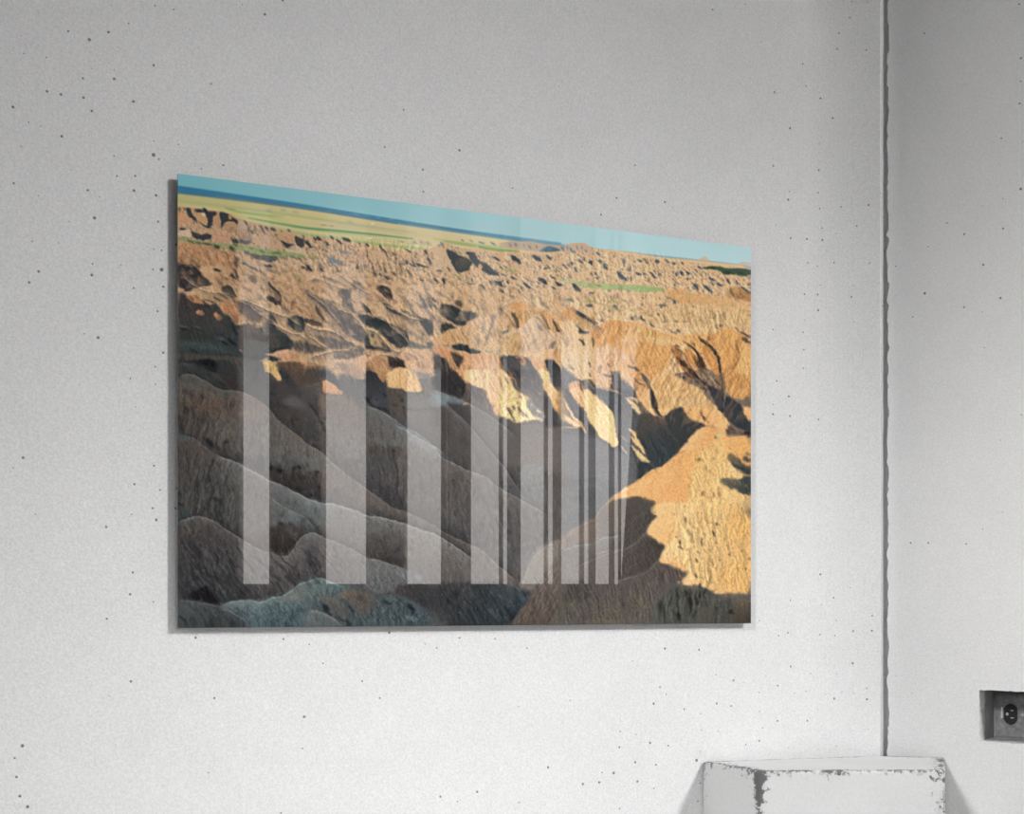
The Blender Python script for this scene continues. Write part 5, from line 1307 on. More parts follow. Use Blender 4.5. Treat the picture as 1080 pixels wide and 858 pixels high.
B((38,42,44),"20,700,110,800,16 180,650,300,690,10 250,740,310,810,14 440,750,500,790,16 100,620,200,680,8 560,770,620,800,8 300,640,420,720,6",1,.7)
L((118,116,108),8,"5,570 120,582 240,612",1,.6)
G((106,120,120),(74,92,96),(600,600),(650,780),"350,630 460,595 600,580 700,585 780,550 880,530 960,500 1000,460 1080,425 1080,840 680,840 600,780 480,700 380,650",.9,.97)
relief("400,640 700,585 1080,440 1080,840 680,840",4.5,40,1.2,.75,k=4,o=4)
F((112,112,104),"800,560 880,525 960,490 1010,450 1080,425 1080,560 1000,600 900,600",1.4,.75)
L((146,156,156),12,"360,628 460,595 600,582 700,590 800,560 900,525",1.2,.6)
L((146,148,140),10,"900,580 960,490 1020,440 1080,425",1.2,.6)
B((40,52,58),"460,640,560,680,20 520,680,640,720,16 600,620,650,720,12 740,620,800,660,18 880,680,910,700,14 720,700,780,760,14 960,700,970,830,12 1030,650,1080,680,26 830,600,860,660,10 660,560,700,640,6 900,760,960,800,16 780,760,850,830,12",1.1,.65)
B((112,140,150),"560,700,640,760,30 640,750,740,800,30 860,720,900,760,30 1000,760,1080,720,24 980,640,1030,620,20 660,690,760,720,24",2,.5)
tile(322,480)
F((104,112,112),"0,0 140,0 200,30 260,90 330,160 240,200 130,130 0,160",1.5,.7)
L((144,150,148),16,"150,0 240,70 330,130 400,190",1.8,.5)
G((110,98,88),(102,94,88),(200,150),(400,400),"130,130 260,100 340,150 420,220 520,280 700,380 840,450 1080,560 1080,620 840,570 700,530 520,500 420,465 300,430 135,395",1.6,.85)
G((72,64,60),(60,56,54),(40,180),(80,400),"0,180 60,130 130,150 135,400 60,370 0,340",1,.9)
L((124,104,90),14,"20,260 50,170 80,140",1.6,.6)
B((34,34,38),"80,130,130,150,26 90,150,105,200,20 110,260,130,280,34 0,320,60,350,20",1,.85)
G((108,120,120),(104,98,92),(100,400),(250,560),"0,355 60,375 135,400 220,405 330,435 430,465 520,505 700,540 840,575 900,600 1080,660 1080,870 760,870 520,860 400,790 300,745 130,660 60,540 0,500",1)
L((160,168,166),22,"0,365 70,390 140,402 230,410 330,440 430,470",1.8,.65)
L((150,150,142),8,"340,440 430,470 520,510 640,535 760,550 900,600 1000,635 1080,660",1.2,.7)
F((80,86,84),"0,420 60,430 135,470 135,560 50,540 0,500",2.2,.5)
L((84,84,88),14,"300,440 410,520 460,600 460,700",3,.3)
L((60,60,62),14,"20,530 80,600 200,690 300,740",2,.55)
F((54,56,60),"15,520 80,600 130,660 100,650 40,570",1.4,.7)
F((92,108,114),"0,510 40,570 100,645 0,650",1.4,.7)
G((88,84,84),(82,74,72),(620,100),(700,400),"505,0 740,0 770,200 790,370 845,460 720,420 620,350 505,270",1.3,.85)
F((104,98,94),"760,0 1080,0 1080,560 960,510 845,465 800,370 775,180",1.6,.6)
L((36,38,42),11,"745,0 765,80 780,200 790,340 835,460",.8,.9)
B((120,128,132),"480,250,520,280,14 560,300,620,340,26 440,230,500,250,12",1.6,.6)
L((116,102,90),18,"600,360 700,420 780,460 850,480",1.8,.6)
L((136,124,116),9,"850,480 950,530 1080,575",1.2,.6)
B((44,44,48),"500,520,560,550,40 530,550,580,600,20 600,470,640,490,20 690,500,760,540,16 640,630,680,660,20 700,600,740,640,24 650,640,690,860,8 560,600,600,620,10 515,600,525,860,10",1,.8)
B((150,160,100),"530,495,605,515,12",.8,.7)
G((78,76,74),(74,70,68),(600,600),(700,800),"505,560 620,570 760,560 845,590 845,870 505,870",2,.5)
B((108,120,126),"580,620,640,700,20 660,660,740,640,16 780,600,830,640,16",2,.4)
G((110,116,118),(96,88,84),(100,680),(60,860),"0,650 60,650 135,670 220,710 320,760 430,800 510,860 520,880 0,880",1)
L((156,160,158),12,"0,655 70,650 150,690 240,720 320,755 420,800 500,850",1.4,.6)
F((72,74,76),"0,720 80,700 135,760 135,870 0,870",2,.5)
tile(322,560)
G((100,92,88),(92,86,84),(250,120),(300,400),"0,80 140,60 300,110 430,160 520,220 740,280 840,320 845,440 500,520 400,500 200,420 0,400",1.5,.8)
relief("0,80 300,110 520,220 840,320 845,440 400,500 0,400",4,40,1.5,.5,k=5,o=4)
F((60,58,60),"0,130 100,100 130,380 0,380",2.5,.5)
G((110,114,116),(96,98,98),(600,240),(700,480),"515,215 640,250 760,290 850,320 960,350 980,440 860,460 780,470 740,520 560,520 515,440",1.1,.85)
L((158,166,170),9,"515,218 640,252 760,292 850,322",1,.6)
B((150,170,180),"780,320,850,400,36 920,390,980,400,40 860,320,900,350,16",1.8,.55)
relief("515,240 850,330 860,500 515,500",3.5,50,1.2,.7,k=1,o=3)
G((74,66,60),(64,56,52),(600,100),(750,250),"515,0 840,0 845,310 760,280 620,240 515,210",1,.65)
L((44,40,42),9,"650,0 690,120 710,270",1,.7)
F((108,100,92),"850,0 1080,0 1080,440 980,440 970,350 860,310",2.5,.4)
G((92,110,108),(72,86,88),(200,420),(300,600),"0,410 60,385 140,390 200,430 330,450 480,470 520,540 700,540 840,540 900,600 1080,700 1080,820 0,820",1.3,.9)
relief("0,410 200,430 520,520 900,600 1080,700 1080,820 0,820",4.5,50,1.2,.75,k=4,o=4)
G((66,60,58),(58,62,64),(900,450),(1000,700),"770,460 860,450 1080,440 1080,700 960,620 850,560 760,530",1.2,.9)
G((118,100,82),(96,86,76),(330,500),(450,650),"270,540 330,490 440,500 560,530 600,580 540,640 500,700 460,730 400,640 320,570",1,.85)
G((102,96,86),(88,84,78),(200,560),(330,700),"100,570 200,540 290,580 370,660 410,760 330,740 240,700 190,640",1.2,.85)
G((104,112,112),(86,88,86),(60,600),(250,800),"0,600 80,660 170,680 260,740 370,810 100,820 0,820",1.2,.8)
L((136,138,134),8,"40,670 120,675 220,720 340,800",1.2,.6)
F((90,80,76),"600,560 640,590 600,680 540,700 500,680 530,620",1.8,.5)
B((30,36,42),"150,610,210,680,40 150,640,240,740,26 240,720,400,790,26 330,580,420,700,20 650,590,740,620,24 850,600,930,690,50 880,690,940,700,26 1000,780,1060,800,30 430,720,440,810,10 950,560,1000,640,20 690,640,700,760,8 760,660,780,780,8 620,680,630,800,8 880,760,960,800,14 560,700,570,800,8",1.1,.8)
B((120,150,160),"700,540,760,580,16 830,600,920,620,14 850,730,960,750,26 640,640,700,680,10 0,700,40,740,30 940,640,1000,600,10 560,740,620,780,16",1.6,.5)
B((140,84,40),"715,560,740,575,14",.8,.7)
# tile under bars 4-6
tile(457,490)
G((84,72,66),(78,76,74),(180,100),(200,500),"60,0 300,0 560,190 720,290 720,560 640,500 300,660 160,600 60,560",1.4,.9)
G((102,94,88),(104,98,94),(300,100),(600,300),"0,0 130,0 300,50 420,90 520,150 580,190 720,280 850,350 930,400 960,500 860,700 820,860 600,870 480,780 380,710 300,660 180,600 80,560 0,510",2.5,.55)
L((128,124,118),12,"320,60 430,100 560,190 660,230 740,290 850,350 930,395",1.3,.6)
L((48,46,48),18,"630,80 680,160 730,250 780,290",1.8,.75)
F((74,80,84),"630,100 730,220 740,290 650,240",2,.5)
G((112,118,118),(104,108,108),(750,100),(850,300),"740,0 940,0 940,390 860,350 780,290 735,230",1.5,.7)
L((150,166,168),12,"740,265 780,290 810,305",1.2,.7)
L((140,128,118),14,"0,520 80,570 180,610 300,665 400,715 480,775 560,850",1.3,.7)
L((60,62,62),26,"60,540 160,590 300,640",2.5,.5)
F((110,102,96),"0,530 80,580 60,860 0,860",2,.6)
B((70,66,66),"360,270,430,410,7 430,420,425,520,6 450,290,510,420,5 750,370,860,620,6 150,260,170,540,9 230,290,225,470,9 170,100,180,170,8 640,480,700,600,14",1.3,.6)
B((168,190,190),"800,640,850,660,26 780,660,820,680,12 640,380,690,395,12",1.5,.6)
F((84,78,72),"150,60 300,100 300,400 200,380 150,200",3,.4)
B((120,86,68),"160,500,300,515,8 150,780,220,770,8 440,200,520,190,6",1.4,.4)
G((78,72,66),(84,84,86),(600,300),(700,800),"560,190 720,290 850,350 935,400 935,640 860,700 800,860 560,870",2.5,.45)
tile(592,410)
L((138,146,154),10,"0,560 60,560 120,600 150,660",2,.3)
tile(592,505)
G((94,96,98),(92,94,94),(100,100),(300,100),"0,0 410,0 430,80 430,150 370,200 300,300 230,350 180,370 80,430 0,490",2,.85)
L((130,134,136),10,"0,190 60,180 110,220 150,300",2.5,.4)
L((140,142,142),6,"100,90 190,75 290,60 330,90 380,160",1.4,.6)
G((128,110,98),(104,90,80),(100,440),(400,300),"0,495 80,440 160,390 230,345 290,330 320,260 380,200 440,160 500,130 560,160 660,140 720,170 810,210 760,250 740,270 580,390 500,420 430,480 350,490 240,540 130,550 0,620",1.1,.9)
L((160,144,130),8,"0,495 80,445 160,388 230,345 280,332",1.2,.6)
G((88,76,66),(80,74,66),(600,200),(700,300),"520,170 640,140 700,150 760,190 820,210 750,270 640,350 580,390 520,400 500,300",2,.85)
L((124,116,106),8,"580,390 660,330 740,275",1.2,.6)
G((86,76,66),(78,70,62),(600,450),(800,350),"500,420 580,390 740,270 780,290 840,320 740,410 720,440 640,520 560,580 480,600 300,620 240,680 0,700 0,620 130,550 240,540 350,490 430,480",1.4,.85)
F((116,108,100),"0,620 130,550 240,540 350,490 430,490 430,610 300,640 240,700 200,860 0,860",1.6,.7)
L((150,164,172),9,"0,600 60,565 150,552 250,540 300,505 370,490 440,495 520,420",1.2,.55)
G((98,86,78),(80,70,62),(300,700),(700,600),"240,700 300,640 440,610 560,580 640,530 720,470 800,520 880,560 860,640 840,690 760,750 680,800 560,830 460,860 200,860",1.3,.92)
L((134,130,124),9,"260,660 330,625 440,608 560,582 640,525 720,465",1.2,.65)
relief("500,300 760,200 860,560 840,690 560,830 460,860",3,60,1.3,.5,k=2,o=3)
F((62,54,48),"720,460 800,505 880,555 850,640 780,560",2,.5)
G((236,182,124),(228,170,112),(700,50),(900,200),"380,205 440,150 500,110 620,60 690,20 720,0 1080,0 1080,200 990,180 960,260 900,300 830,320 770,290 745,260 800,205 760,180 700,155 650,140 560,165 470,170",.8,.97)
L((250,214,176),9,"375,210 430,160 500,115 620,62",.8,.7)
G((92,78,66),(214,160,104),(650,180),(760,90),"520,190 600,150 660,135 720,160 800,200 760,215 640,230",2,.0)
L((200,150,100),14,"650,138 720,160 810,205",2.5,.5)
G((240,196,140),(226,172,114),(800,330),(950,330),"725,440 760,380 840,320 900,270 980,190 1080,200 1080,460 980,500 940,560 880,560 800,500 740,470",.8,.97)
L((190,140,96),18,"730,462 800,500 880,555",2.5,.5)
G((240,200,146),(236,186,126),(900,560),(1000,760),"845,660 870,600 920,540 1000,480 1080,440 1080,790 1000,770 900,730 830,700",.9,.97)
L((170,124,86),16,"830,700 900,725 1000,765 1060,785",2.5,.6)
G((82,72,64),(72,64,56),(700,800),(1000,800),"560,830 680,800 760,750 840,705 900,730 1000,770 1065,795 1040,870 500,870",1.6,.9)
L((128,128,122),9,"530,835 620,830 690,795 760,755 830,705",1.2,.65)
# tile right
tile(660,530)
G((236,200,144),(234,188,124),(500,200),(950,300),"420,0 1056,0 1056,780 940,760 760,780 640,700 580,700 520,610 520,570 400,530 290,500 300,440 340,350 290,320 180,260 200,200 280,110 200,60 280,0",.9,.9)
G((236,188,130),(226,170,112),(330,200),(420,350),"190,215 280,110 420,0 430,100 450,220 420,320 340,350 290,320 180,265",1.5,.8)
G((236,176,116),(238,196,140),(380,560),(400,420),"290,500 340,460 520,480 520,575 400,535",1.8,.7)
F((228,176,108),"860,100 1056,20 1056,330 980,300 900,380 860,300",3,.6)
F((230,178,112),"760,640 900,500 1056,480 1056,760 900,760 800,740",3,.5)
F((228,178,118),"590,30 690,30 690,200 590,260",3,.5)
relief("420,0 1056,0 1056,760 640,700 520,580 300,480",6,80,1.5,.42,k=3)
F((246,206,150),"480,640 520,610 560,600 580,700 480,695",1,.9)
B((236,180,130),"440,650,460,680,24",.8,.9)
B((46,36,26),"450,320,470,360,24 455,360,490,410,14 735,240,755,290,24 760,160,785,190,22 875,430,890,455,18 640,290,655,370,16 595,460,600,510,18 620,670,635,730,22 580,600,600,650,16 500,110,510,170,16 910,50,925,60,14 600,400,615,430,10 710,400,720,420,10 1010,540,1020,570,12 940,540,960,590,10 760,335,780,345,10 730,470,740,560,10 400,90,415,105,12 500,20,505,40,12 420,290,445,295,10 780,470,800,490,8 470,520,480,525,8 730,740,750,750,12 1030,460,1050,490,8 890,20,895,35,10",.7,.85)
L((112,90,70),14,"520,235 550,270 570,350",1,.8)
L((90,76,62),12,"720,570 720,630 700,680 670,740",1,.8)
L((150,110,70),10,"880,500 850,570 800,640 760,720",1.4,.6)
L((176,130,84),8,"980,600 900,640 820,700",1.4,.5)
B((170,130,80),"640,540,650,600,14 600,520,640,560,10 760,420,790,500,10 850,560,830,600,8 920,370,935,400,10 800,40,790,120,8 740,40,730,120,8 960,40,970,120,6 1000,440,1040,520,12 680,80,690,200,8",1.3,.6)
tile(592,560)
G((88,78,72),(98,84,76),(200,500),(500,600),"0,440 240,430 440,430 560,400 680,370 760,320 840,280 960,320 1060,345 1040,390 990,410 930,470 850,550 780,620 760,800 0,800",2,.75)
F((72,66,62),"100,450 300,450 240,520 100,640 20,560",3,.4)
relief("0,470 440,440 840,290 1060,345 850,550 760,800 0,800",4,75,2,.6,k=2,o=4)
L((130,130,126),8,"500,395 600,385 680,365 760,315 830,270",1.2,.5)
L((50,44,40),12,"520,460 520,560 530,620",1.8,.5)
L((112,100,92),7,"640,470 580,560 500,620 420,640",1.4,.5)
L((54,50,46),10,"660,400 650,470 660,500",1.6,.5)
B((60,52,46),"510,610,540,640,16 60,560,0,600,20 240,520,200,600,20 620,680,640,710,16 180,700,260,660,10",1.4,.6)
g_ = np.random.RandomState(5)
for cx, cy, n, sp in ((70,690,90,75), (340,700,80,110), (440,720,70,70), (600,660,90,90), (150,620,30,60), (680,620,30,50), (240,740,30,70), (20,720,30,50)):
    for i in range(n):
        x = cx+g_.randn()*sp*.6; y = min(cy+g_.randn()*sp*.75, 775); l = 8+g_.rand()*16
        c = ((112,140,56), (88,120,48), (132,158,84), (124,140,116), (70,96,44))[g_.randint(5)]
        B(c, "%f,%f,%f,%f,%f" % (x, y, x+g_.randn()*5, y-l, 4+g_.rand()*5), .5, .55)
tile(660,560)
G((84,84,72),(74,74,66),(350,500),(800,650),"230,640 290,590 310,540 380,480 430,455 520,470 570,490 660,480 720,500 780,560 900,560 980,590 1056,610 1056,800 200,800",1,.95)
relief("230,640 380,480 520,470 720,520 1056,610 1056,800 200,800",5,88,2.6,.6,k=4)
B((22,22,18),"425,470,435,570,16 290,590,295,740,18 535,480,545,730,22 440,680,455,760,44 870,670,930,700,50 640,500,590,640,20 550,560,560,640,16 590,540,600,620,12 690,470,650,560,16 680,600,700,650,24 760,620,770,680,16 500,480,520,560,14 320,600,330,700,8 620,640,560,740,14 380,540,390,640,8",1,.85)
B((132,132,112),"350,540,370,680,26 470,520,490,660,26 250,640,260,740,26 600,700,640,640,24 400,520,410,600,12 740,580,800,600,20",2,.45)
G((104,88,66),(78,64,48),(950,600),(1000,760),"940,600 1056,600 1056,800 860,790 900,680",2.5,.7)
G((92,86,72),(88,76,64),(600,700),(700,780),"540,775 620,680 700,580 760,640 720,800 540,800",2,.6)
L((180,140,92),20,"760,545 860,558 960,590 1056,612",3,.5)
L((200,150,96),12,"470,462 560,470 640,480",2,.5)
# tile centre bottom
tile(457,560)
G((58,58,58),(48,56,60),(200,500),(550,650),"0,440 300,430 640,440 720,500 830,530 800,600 720,690 660,790 660,810 0,810",1.8,.92)
relief("0,450 640,440 830,530 660,810 0,810",6,55,2.5,.6,k=3,o=4)
F((52,66,72),"560,470 640,460 720,520 800,560 760,620 680,720 620,640",2.2,.6)
B((96,116,122),"700,500,800,600,26 470,640,580,760,14 560,500,640,620,10 630,420,720,510,8 720,540,800,590,20",2,.5)
B((26,28,32),"600,620,680,740,30 700,660,660,760,20 190,490,210,600,16 205,600,215,780,12 690,450,730,490,20 600,440,650,470,14 0,560,120,700,10 740,540,820,520,14",1.2,.7)
F((84,80,78),"0,600 60,650 110,740 130,800 0,800",2,.5)
L((124,110,100),8,"0,700 60,770 100,800",1.5,.5)
G((112,98,88),(92,78,66),(900,400),(900,800),"660,800 700,740 780,650 830,560 860,500 900,440 980,350 1080,180 1080,800",.9,.95)
G((132,124,114),(120,114,104),(850,150),(850,440),"1080,60 1000,95 930,125 860,180 810,260 790,330 760,420 730,470 800,490 860,480 930,400 960,350 1000,280 1080,180",1.1,.9)
L((160,160,150),9,"1080,62 1000,95 930,122 865,175 815,250 785,340 740,440 710,495",1.1,.65)
L((136,112,94),9,"1060,200 1000,270 950,370 900,440 850,510 760,660 660,790",1.2,.5)
relief("680,800 900,440 1080,200 1080,800",4,115,2,.5,k=1,o=3)
B((132,88,60),"850,740,920,680,18 870,700,900,660,14 790,710,800,730,12",1.8,.4)
B((112,146,56),"1050,760,1055,700,14 1060,640,1065,620,10 1045,780,1050,740,14 1075,720,1080,690,12",.8,.6)
# ---------------- finish: joins, crests, small shadows, grain
tile(0,0,1)
def clampx(v, a): return int((v-a)*AS)
k_ = clampx(657.5, AY0); ART[k_:] = ART[k_-1:k_]
k_ = clampx(790.5, AX0); ART[:, k_:] = ART[:, k_-1:k_]
k_ = clampx(189.5, AX0); ART[:, :k_] = ART[:, k_:k_+1]
blend_columns((322,457,592), 395)
blend_row(537, 640, 792); blend_row(388, 180, 420, 3.0)
warp_rock(lambda x: np.interp(x, [187,240,290,350,430,520,560,640,700,792], [222,228,244,254,266,258,268,262,272,284]))
CL=(128,126,122)
ridge("187,397 200,394 218,402 232,410 251,412 262,416 272,421 283,430 291,440 302,450 312,457 322,466 330,471 340,477 350,487 355,491 365,499 375,507 387,515 400,525 415,535 428,539 441,545 457,553 467,560 494,573 507,579 527,597 545,612",22,12,(124,112,102),(56,54,54),.55,.6,.3)
ridge("187,458 203,461 222,475 243,485",14,9,(104,94,88),(50,48,48),.5,.5,.3)
ridge("229,480 241,484 252,488 262,494 274,500 285,507 295,510 307,516 322,524 331,527 340,530 350,530 363,534 376,538 387,543 400,545 410,547 428,552 447,559 457,562 475,572 500,590",18,9,(132,134,134),(52,50,50),.62,.6,.45)
ridge("284,523 300,534 312,540 324,547 336,560",8,6,(118,120,120),(70,72,74),.5,.4,.3)
ridge("385,426 403,434 414,440 427,450 440,456 457,469 464,480 477,487 494,496 511,502 527,514 549,526 563,534 575,541",18,9,(128,124,120),(60,60,62),.55,.5,.35)
ridge("415,446 427,452 440,460 457,470 470,478",12,6,(140,150,154),(76,78,80),.5,.3,.3)
ridge("457,411 470,415 488,422 500,428 520,440 545,460",8,7,(120,130,134),(58,54,54),.35,.35,.2)
ridge("471,426 482,436 493,446 511,467 531,491 542,508 555,526",16,8,(116,112,110),(60,58,60),.5,.55,.25)
ridge("187,550 206,544 218,546 228,550 240,559 252,566 263,573 274,579 285,582 295,585 303,586 308,580 313,572 322,563 331,561 341,566 352,570 362,574 374,580 386,587 402,591 417,596 428,600",14,6,(112,108,104),(52,46,42),.55,.62,.45)
ridge("187,632 202,633 212,635 230,638 245,645 262,655",10,6,(86,88,86),(46,44,46),.4,.5,.35)
ridge("231,639 244,634 262,632 275,634 287,630 301,626 313,617 322,613 333,609 340,609 352,614 365,618",9,6,(116,130,130),(54,52,52),.5,.5,.5)
ridge("324,643 336,644 350,650 362,660",6,4,(120,124,122),(60,58,58),.5,.4,.3)
ridge("592,570 602,560 612,554 622,548 627,547 634,535 645,526 655,521",12,5,(128,112,100),(84,86,90),.4,.3,.4)
ridge("592,582 600,577 612,574 625,572 635,567 645,565 657,563",12,6,(118,116,112),(86,78,72),.4,.3,.45)
ridge("605,600 620,591 636,585 648,580 662,577 672,570 685,555",12,6,(104,94,84),(72,64,58),.35,.35,.5)
ridge("625,589 634,582 648,579",10,5,(120,112,106),(84,78,72),.3,.2,.3)
ridge("648,612 665,608 680,603 690,594 698,587",12,6,(100,90,80),(66,60,54),.4,.4,.6)
ridge("546,625 552,612 556,600 562,588 572,578 583,572 592,568",12,4,(132,126,118),(74,74,78),.35,.3,.5)
ridge("540,660 560,642 572,625 582,606 592,592 600,584",14,6,(116,98,86),(56,56,58),.0,.0,.3)

# crests of the sunlit middle ground: bright flank above and left, shade below and right
SH=(72,72,76); LT=(228,190,148)
def spine(s, wl=4, wd=6, ol=.6, od=.65, sh=SH, lt=LT): ridge(s, wd, wl, sh, lt, od, ol, 0, 4)
spine("193,292 203,300 212,305 222,308 235,309 250,315",3,4,.5,.3)
spine("252,315 262,318 272,322 284,328 296,332 306,336 318,345",4,5,.6,.6)
spine("248,316 262,322 272,330 282,336 290,342 300,352",3,5,.4,.5,(84,74,70))
spine("283,341 294,344 304,350 318,353",3,4,.6,.6)
spine("322,307 332,314 342,322 352,334 360,342",3,7,.5,.7,(88,82,80))
spine("322,341 334,347 346,348 356,352 366,359 376,363",4,5,.6,.6)
spine("322,352 332,358 340,364 348,367",4,4,.6,.6)
spine("326,377 340,373 352,370 366,369 374,367 380,371",3,4,.55,.5)
spine("350,322 362,328 370,331 378,338 384,346",3,7,.55,.55,(96,90,88))
spine("385,346 394,349 402,356 408,363 416,370 424,370",3,5,.5,.6)
spine("356,288 366,295 376,302 386,308 392,309",3,4,.5,.5,(92,88,86))
spine("322,296 336,294 350,300 362,304 372,304",3,4,.45,.4,(110,96,88))
spine("404,322 414,326 424,331 436,336 448,338",3,6,.5,.6)
spine("396,332 406,336 412,344 420,350 428,358 434,366",3,4,.5,.3)
spine("440,308 448,316 452,326 460,336 466,340",4,6,.5,.5,(104,100,100))
spine("384,384 396,376 404,374 414,376 420,382",3,3,.5,.2)
spine("424,372 432,372 442,378 450,388",3,5,.4,.35,(130,104,92))
spine("524,322 534,330 540,338 547,348",3,4,.5,.5,(98,76,62))
spine("562,332 570,336 577,346 581,352",3,4,.5,.55,(90,74,66))
spine("582,335 590,344 596,352",3,4,.5,.55,(90,74,66))
spine("604,325 612,329 620,335 630,343 636,347",3,4,.6,.7,(64,60,62))
spine("620,350 636,340 648,337 660,339 676,342 690,347 706,353 724,360",3,2.5,.45,.15,(170,130,92))
spine("652,358 668,356 684,357 700,361 718,364",2.5,2.5,.5,.2,(176,136,96))
spine("712,365 722,372 728,384 736,396 744,404",2.5,4,.45,.6,(72,50,40))
spine("736,354 746,360 754,368 759,378 762,392",2,4,.4,.6,(62,44,38))
ridge("664,426 672,428",3,3,LT,SH,.0,.0)
# flutes down the sunlit faces
def flutes(s, scale, ang, op, dk=(150,104,66), lt=(244,206,154), k=0):
    crevices(s, scale, ang, 5.5, .58, op, dk, k, 3, .12, 2); crevices(s, scale, ang, 5.5, .60, op*.8, lt, k+2, 3, .12, 2)
flutes("630,345 660,338 792,372 792,440 720,455 700,440 660,400 625,370",3.2,112,.42)
flutes("730,352 765,346 792,358 792,420 765,430 745,400",3.4,100,.35,(150,100,58),(236,184,122))
flutes("457,375 500,372 528,376 530,440 500,430 470,400",2.6,82,.4,(150,106,80))
flutes("405,392 425,388 446,414 408,412",2.2,100,.35,(176,130,88),(250,212,158))
flutes("700,322 792,326 792,346 700,338",2.6,88,.5,(128,98,70),(232,198,146))
flutes("465,352 500,338 525,330 520,368 480,366",2.6,62,.4,(140,112,88),(230,196,154))
flutes("545,350 565,334 592,350 600,380 550,378",2.6,100,.35,(150,120,100),(236,202,164))
flutes("190,470 250,490 250,560 200,545",3,97,.5,(48,48,50),(108,104,98),1)
flutes("187,405 250,420 250,485 187,455",3.2,100,.45,(56,50,46),(116,106,96),2)
flutes("252,420 290,445 330,485 325,505 280,500 252,485",3,92,.4,(66,62,60),(124,118,110),3)
flutes("340,400 385,420 386,540 345,480",3,90,.3,(74,70,68),(126,120,112),1)
flutes("388,435 450,470 460,550 390,520",3,84,.35,(60,56,54),(116,108,102),4)
flutes("460,430 490,450 540,510 560,600 470,550",3.2,80,.3,(64,60,58),(118,114,110),2)
flutes("190,575 260,575 330,580 380,600 300,630 200,625",3,52,.45,(48,46,48),(104,100,98),0)
flutes("560,620 640,600 720,590 690,640 560,655",3,70,.3,(62,54,50),(118,104,94),3)
flutes("690,625 725,620 720,658 690,658",2.6,88,.5,(40,40,36),(118,116,100),1)
flutes("660,470 700,450 730,470 700,500 670,500",3,66,.35,(44,50,52),(100,92,84),2)
flutes("655,520 700,480 730,470 725,500 690,530",3.4,100,.22,(190,136,86),(248,206,150),3)
# lit ground: shadow strewn on the far badlands and the middle ridges
DK=(62,66,74)
crevices("187,230 250,238 290,247 330,258 457,271 600,272 700,280 792,292 792,330 640,320 520,312 330,290 187,262",2.5,62,1.7,.62,.4,DK,k=1,bl=1.2,soft=.14)
crevices("260,285 400,285 520,300 660,318 792,325 792,352 660,336 560,332 420,320 300,320",4.2,66,1.7,.63,.5,(84,76,70),k=2,bl=3,soft=.1)
crevices("187,300 330,300 470,320 560,345 520,380 400,380 300,370 187,330",5.5,52,2.4,.63,.45,(84,74,68),k=4,bl=4,soft=.1)
crevices("520,320 792,345 792,440 700,450 640,400 520,390",5.5,112,3,.64,.35,(150,100,66),k=3,bl=5,soft=.12)
crevices("470,385 560,385 580,440 520,440",3.2,78,2,.62,.4,(150,110,80),k=5,bl=3,soft=.1)
crevices("187,262 310,270 457,290 600,290 792,310 792,350 600,330 457,330 187,310",3.4,60,1.8,.66,.25,(236,202,160),k=0,bl=3,soft=.1)
crevices("187,410 330,440 457,480 592,500 592,600 540,660 187,660",3.0,86,3.2,.66,.35,(44,42,44),k=2,bl=8,soft=.1)
crevices("187,410 330,440 457,480 592,500 592,600 540,660 187,660",2.6,80,2.4,.66,.28,(134,130,124),k=4,bl=8,soft=.1)
crevices("730,460 792,470 792,640 740,650 700,590",3.0,75,1.8,.66,.5,(150,112,70),k=1,bl=5,soft=.1)
relief("187,300 300,310 457,320 600,330 800,333 800,420 640,460 500,430 330,400 187,390",4.5,65,1.4,.26,k=2,bl=5,o=4,diry=.2)
grain("187,230 457,268 600,270 800,290 800,670 180,670",.12,.9,80,1.3,bl=2)
grain("187,400 457,480 640,500 560,670 180,670",.10,2.6,75,2.2,bl=6,k=3)
# upper artwork colours brightened to offset the weaker light up there
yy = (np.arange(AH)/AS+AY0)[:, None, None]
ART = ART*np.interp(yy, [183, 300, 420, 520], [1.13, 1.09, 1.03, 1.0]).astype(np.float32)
# ink balance: shade prints near neutral, the sunlit far left a little greyer than the right
gr = ART.mean(-1, keepdims=True); lum = gr/255
xx = (np.arange(AW)/AS+AX0)[None, :, None]
sat = .66+.34*np.clip((lum-.30)/.22, 0, 1)
sat = sat*np.where((yy > 235) & (yy < 420), np.interp(xx, [187, 560, 640], [.84, .88, 1.0]), 1.0)
ART = (gr+(ART-gr)*sat)*np.where(lum < .42, 1, 1)
ART = ART*(1+np.array((-.02, 0, .03), np.float32)*np.clip((.45-lum)/.2, 0, 1))
ART = ART.astype(np.float32)
# unsharp, as a sharpened print
ART = np.clip(ART+(ART-blur(ART, 1.1*AS))*.4, 0, 255)
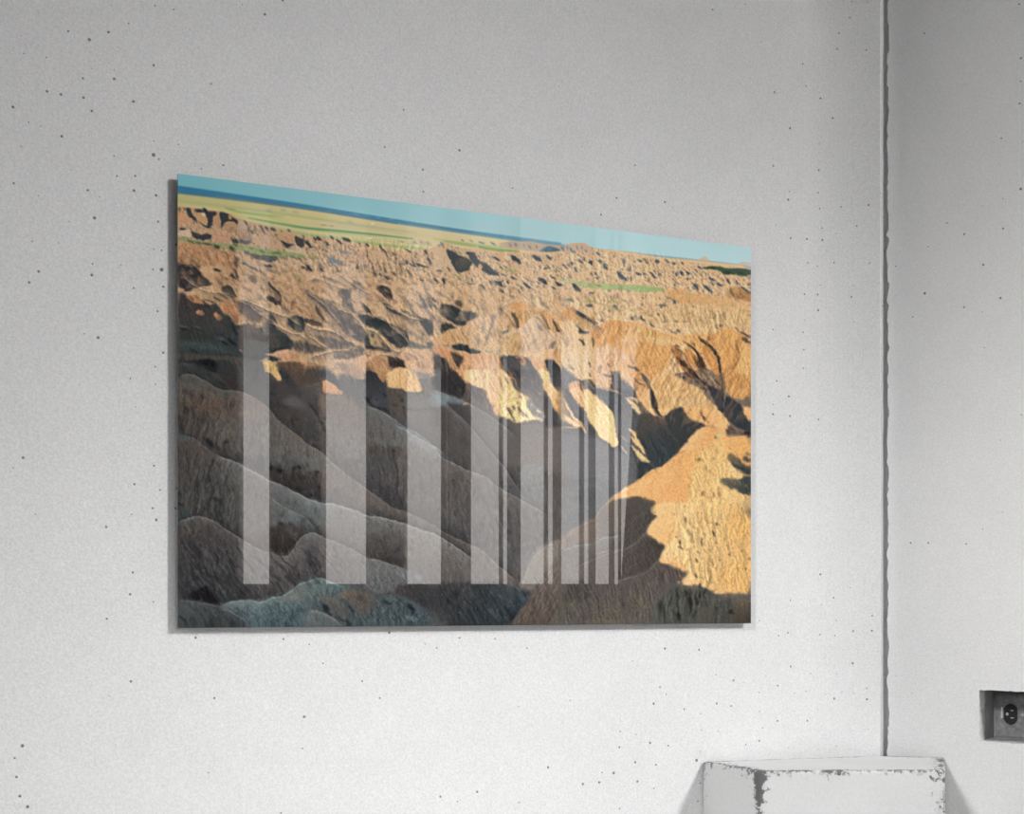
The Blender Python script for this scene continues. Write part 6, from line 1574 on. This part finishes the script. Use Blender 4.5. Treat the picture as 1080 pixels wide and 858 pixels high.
# ---------------------------------------------------------------- the acrylic print
root = bpy.data.objects.new('acrylic_print', None); C.objects.link(root)
root.location = frame_pt(P0, D1, N1, PW/2, -.004, PB)
tag(root, 'glossy acrylic print of sunlit badlands ridges mounted on the speckled white wall', 'picture')
def pchild(o): o.parent = root; o.matrix_parent_inverse = root.matrix_basis.inverted(); return o
TK = .004
bm = new_bm(); obox(bm, P0, D1, N1, 0, PW, -TK, -.0003, PB, PT); pchild(done('acrylic_panel', bm, M_EDGE, bevel=.0004, seg=1))
for a in (.09, PW-.09):
    for z in (PB+.08, PT-.08):
        bm = new_bm(); obox(bm, P0, D1, N1, a-.012, a+.012, -STAND+.0002, -TK, z-.012, z+.012)
        pchild(done('standoff', bm, M_ALU, bevel=.001))
GW, GH = 820, 560
s = np.linspace(0, 1, GW); t = np.linspace(0, 1, GH)
S, T = np.meshgrid(s, t)
X = P0[0]+D1[0]*PW*S; Y = P0[1]+D1[1]*PW*S; Z = PT+(PB-PT)*T
fx = 540+FPX*X/Y; fy = 633-FPX*(Z-EYE)/Y                        # where the artwork was traced from
ax = np.clip((fx-AX0)*AS, 0, AW-1.01); ay = np.clip((fy-AY0)*AS, 0, AH-1.01)
xi = ax.astype(int); yi = ay.astype(int); qx = (ax-xi)[..., None]; qy = (ay-yi)[..., None]
col = (ART[yi, xi]*(1-qx)+ART[yi, xi+1]*qx)*(1-qy)+(ART[yi+1, xi]*(1-qx)+ART[yi+1, xi+1]*qx)*qy
col = np.clip(col/255, 0, 1)
lin = np.where(col <= .04045, col/12.92, ((col+.055)/1.055)**2.4)
INK = 1.12
lin = np.clip((lin-.012)*INK, .002, .93)
co = np.stack([X-N1[0]*0, Y-N1[1]*0, Z], -1).reshape(-1, 3)
me = bpy.data.meshes.new('printed_image')
idx = np.arange(GW*GH).reshape(GH, GW)
q = np.stack([idx[:-1, :-1], idx[1:, :-1], idx[1:, 1:], idx[:-1, 1:]], -1).reshape(-1, 4)
me.vertices.add(GW*GH); me.vertices.foreach_set('co', co.astype(np.float32).ravel())
me.loops.add(q.size); me.loops.foreach_set('vertex_index', q.ravel().astype(np.int32))
me.polygons.add(len(q)); me.polygons.foreach_set('loop_start', (np.arange(len(q))*4).astype(np.int32))
me.update(calc_edges=True)
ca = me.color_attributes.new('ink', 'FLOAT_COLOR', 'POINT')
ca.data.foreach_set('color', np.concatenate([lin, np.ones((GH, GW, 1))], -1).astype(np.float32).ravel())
m, n, b, N, Lk = mat_new('printed_gloss_acrylic')
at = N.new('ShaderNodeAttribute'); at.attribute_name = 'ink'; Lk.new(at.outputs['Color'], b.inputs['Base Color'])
b.inputs['Roughness'].default_value = .0; b.inputs['IOR'].default_value = 1.5
me.materials.append(m)
im = bpy.data.objects.new('printed_image', me); C.objects.link(im); pchild(im)
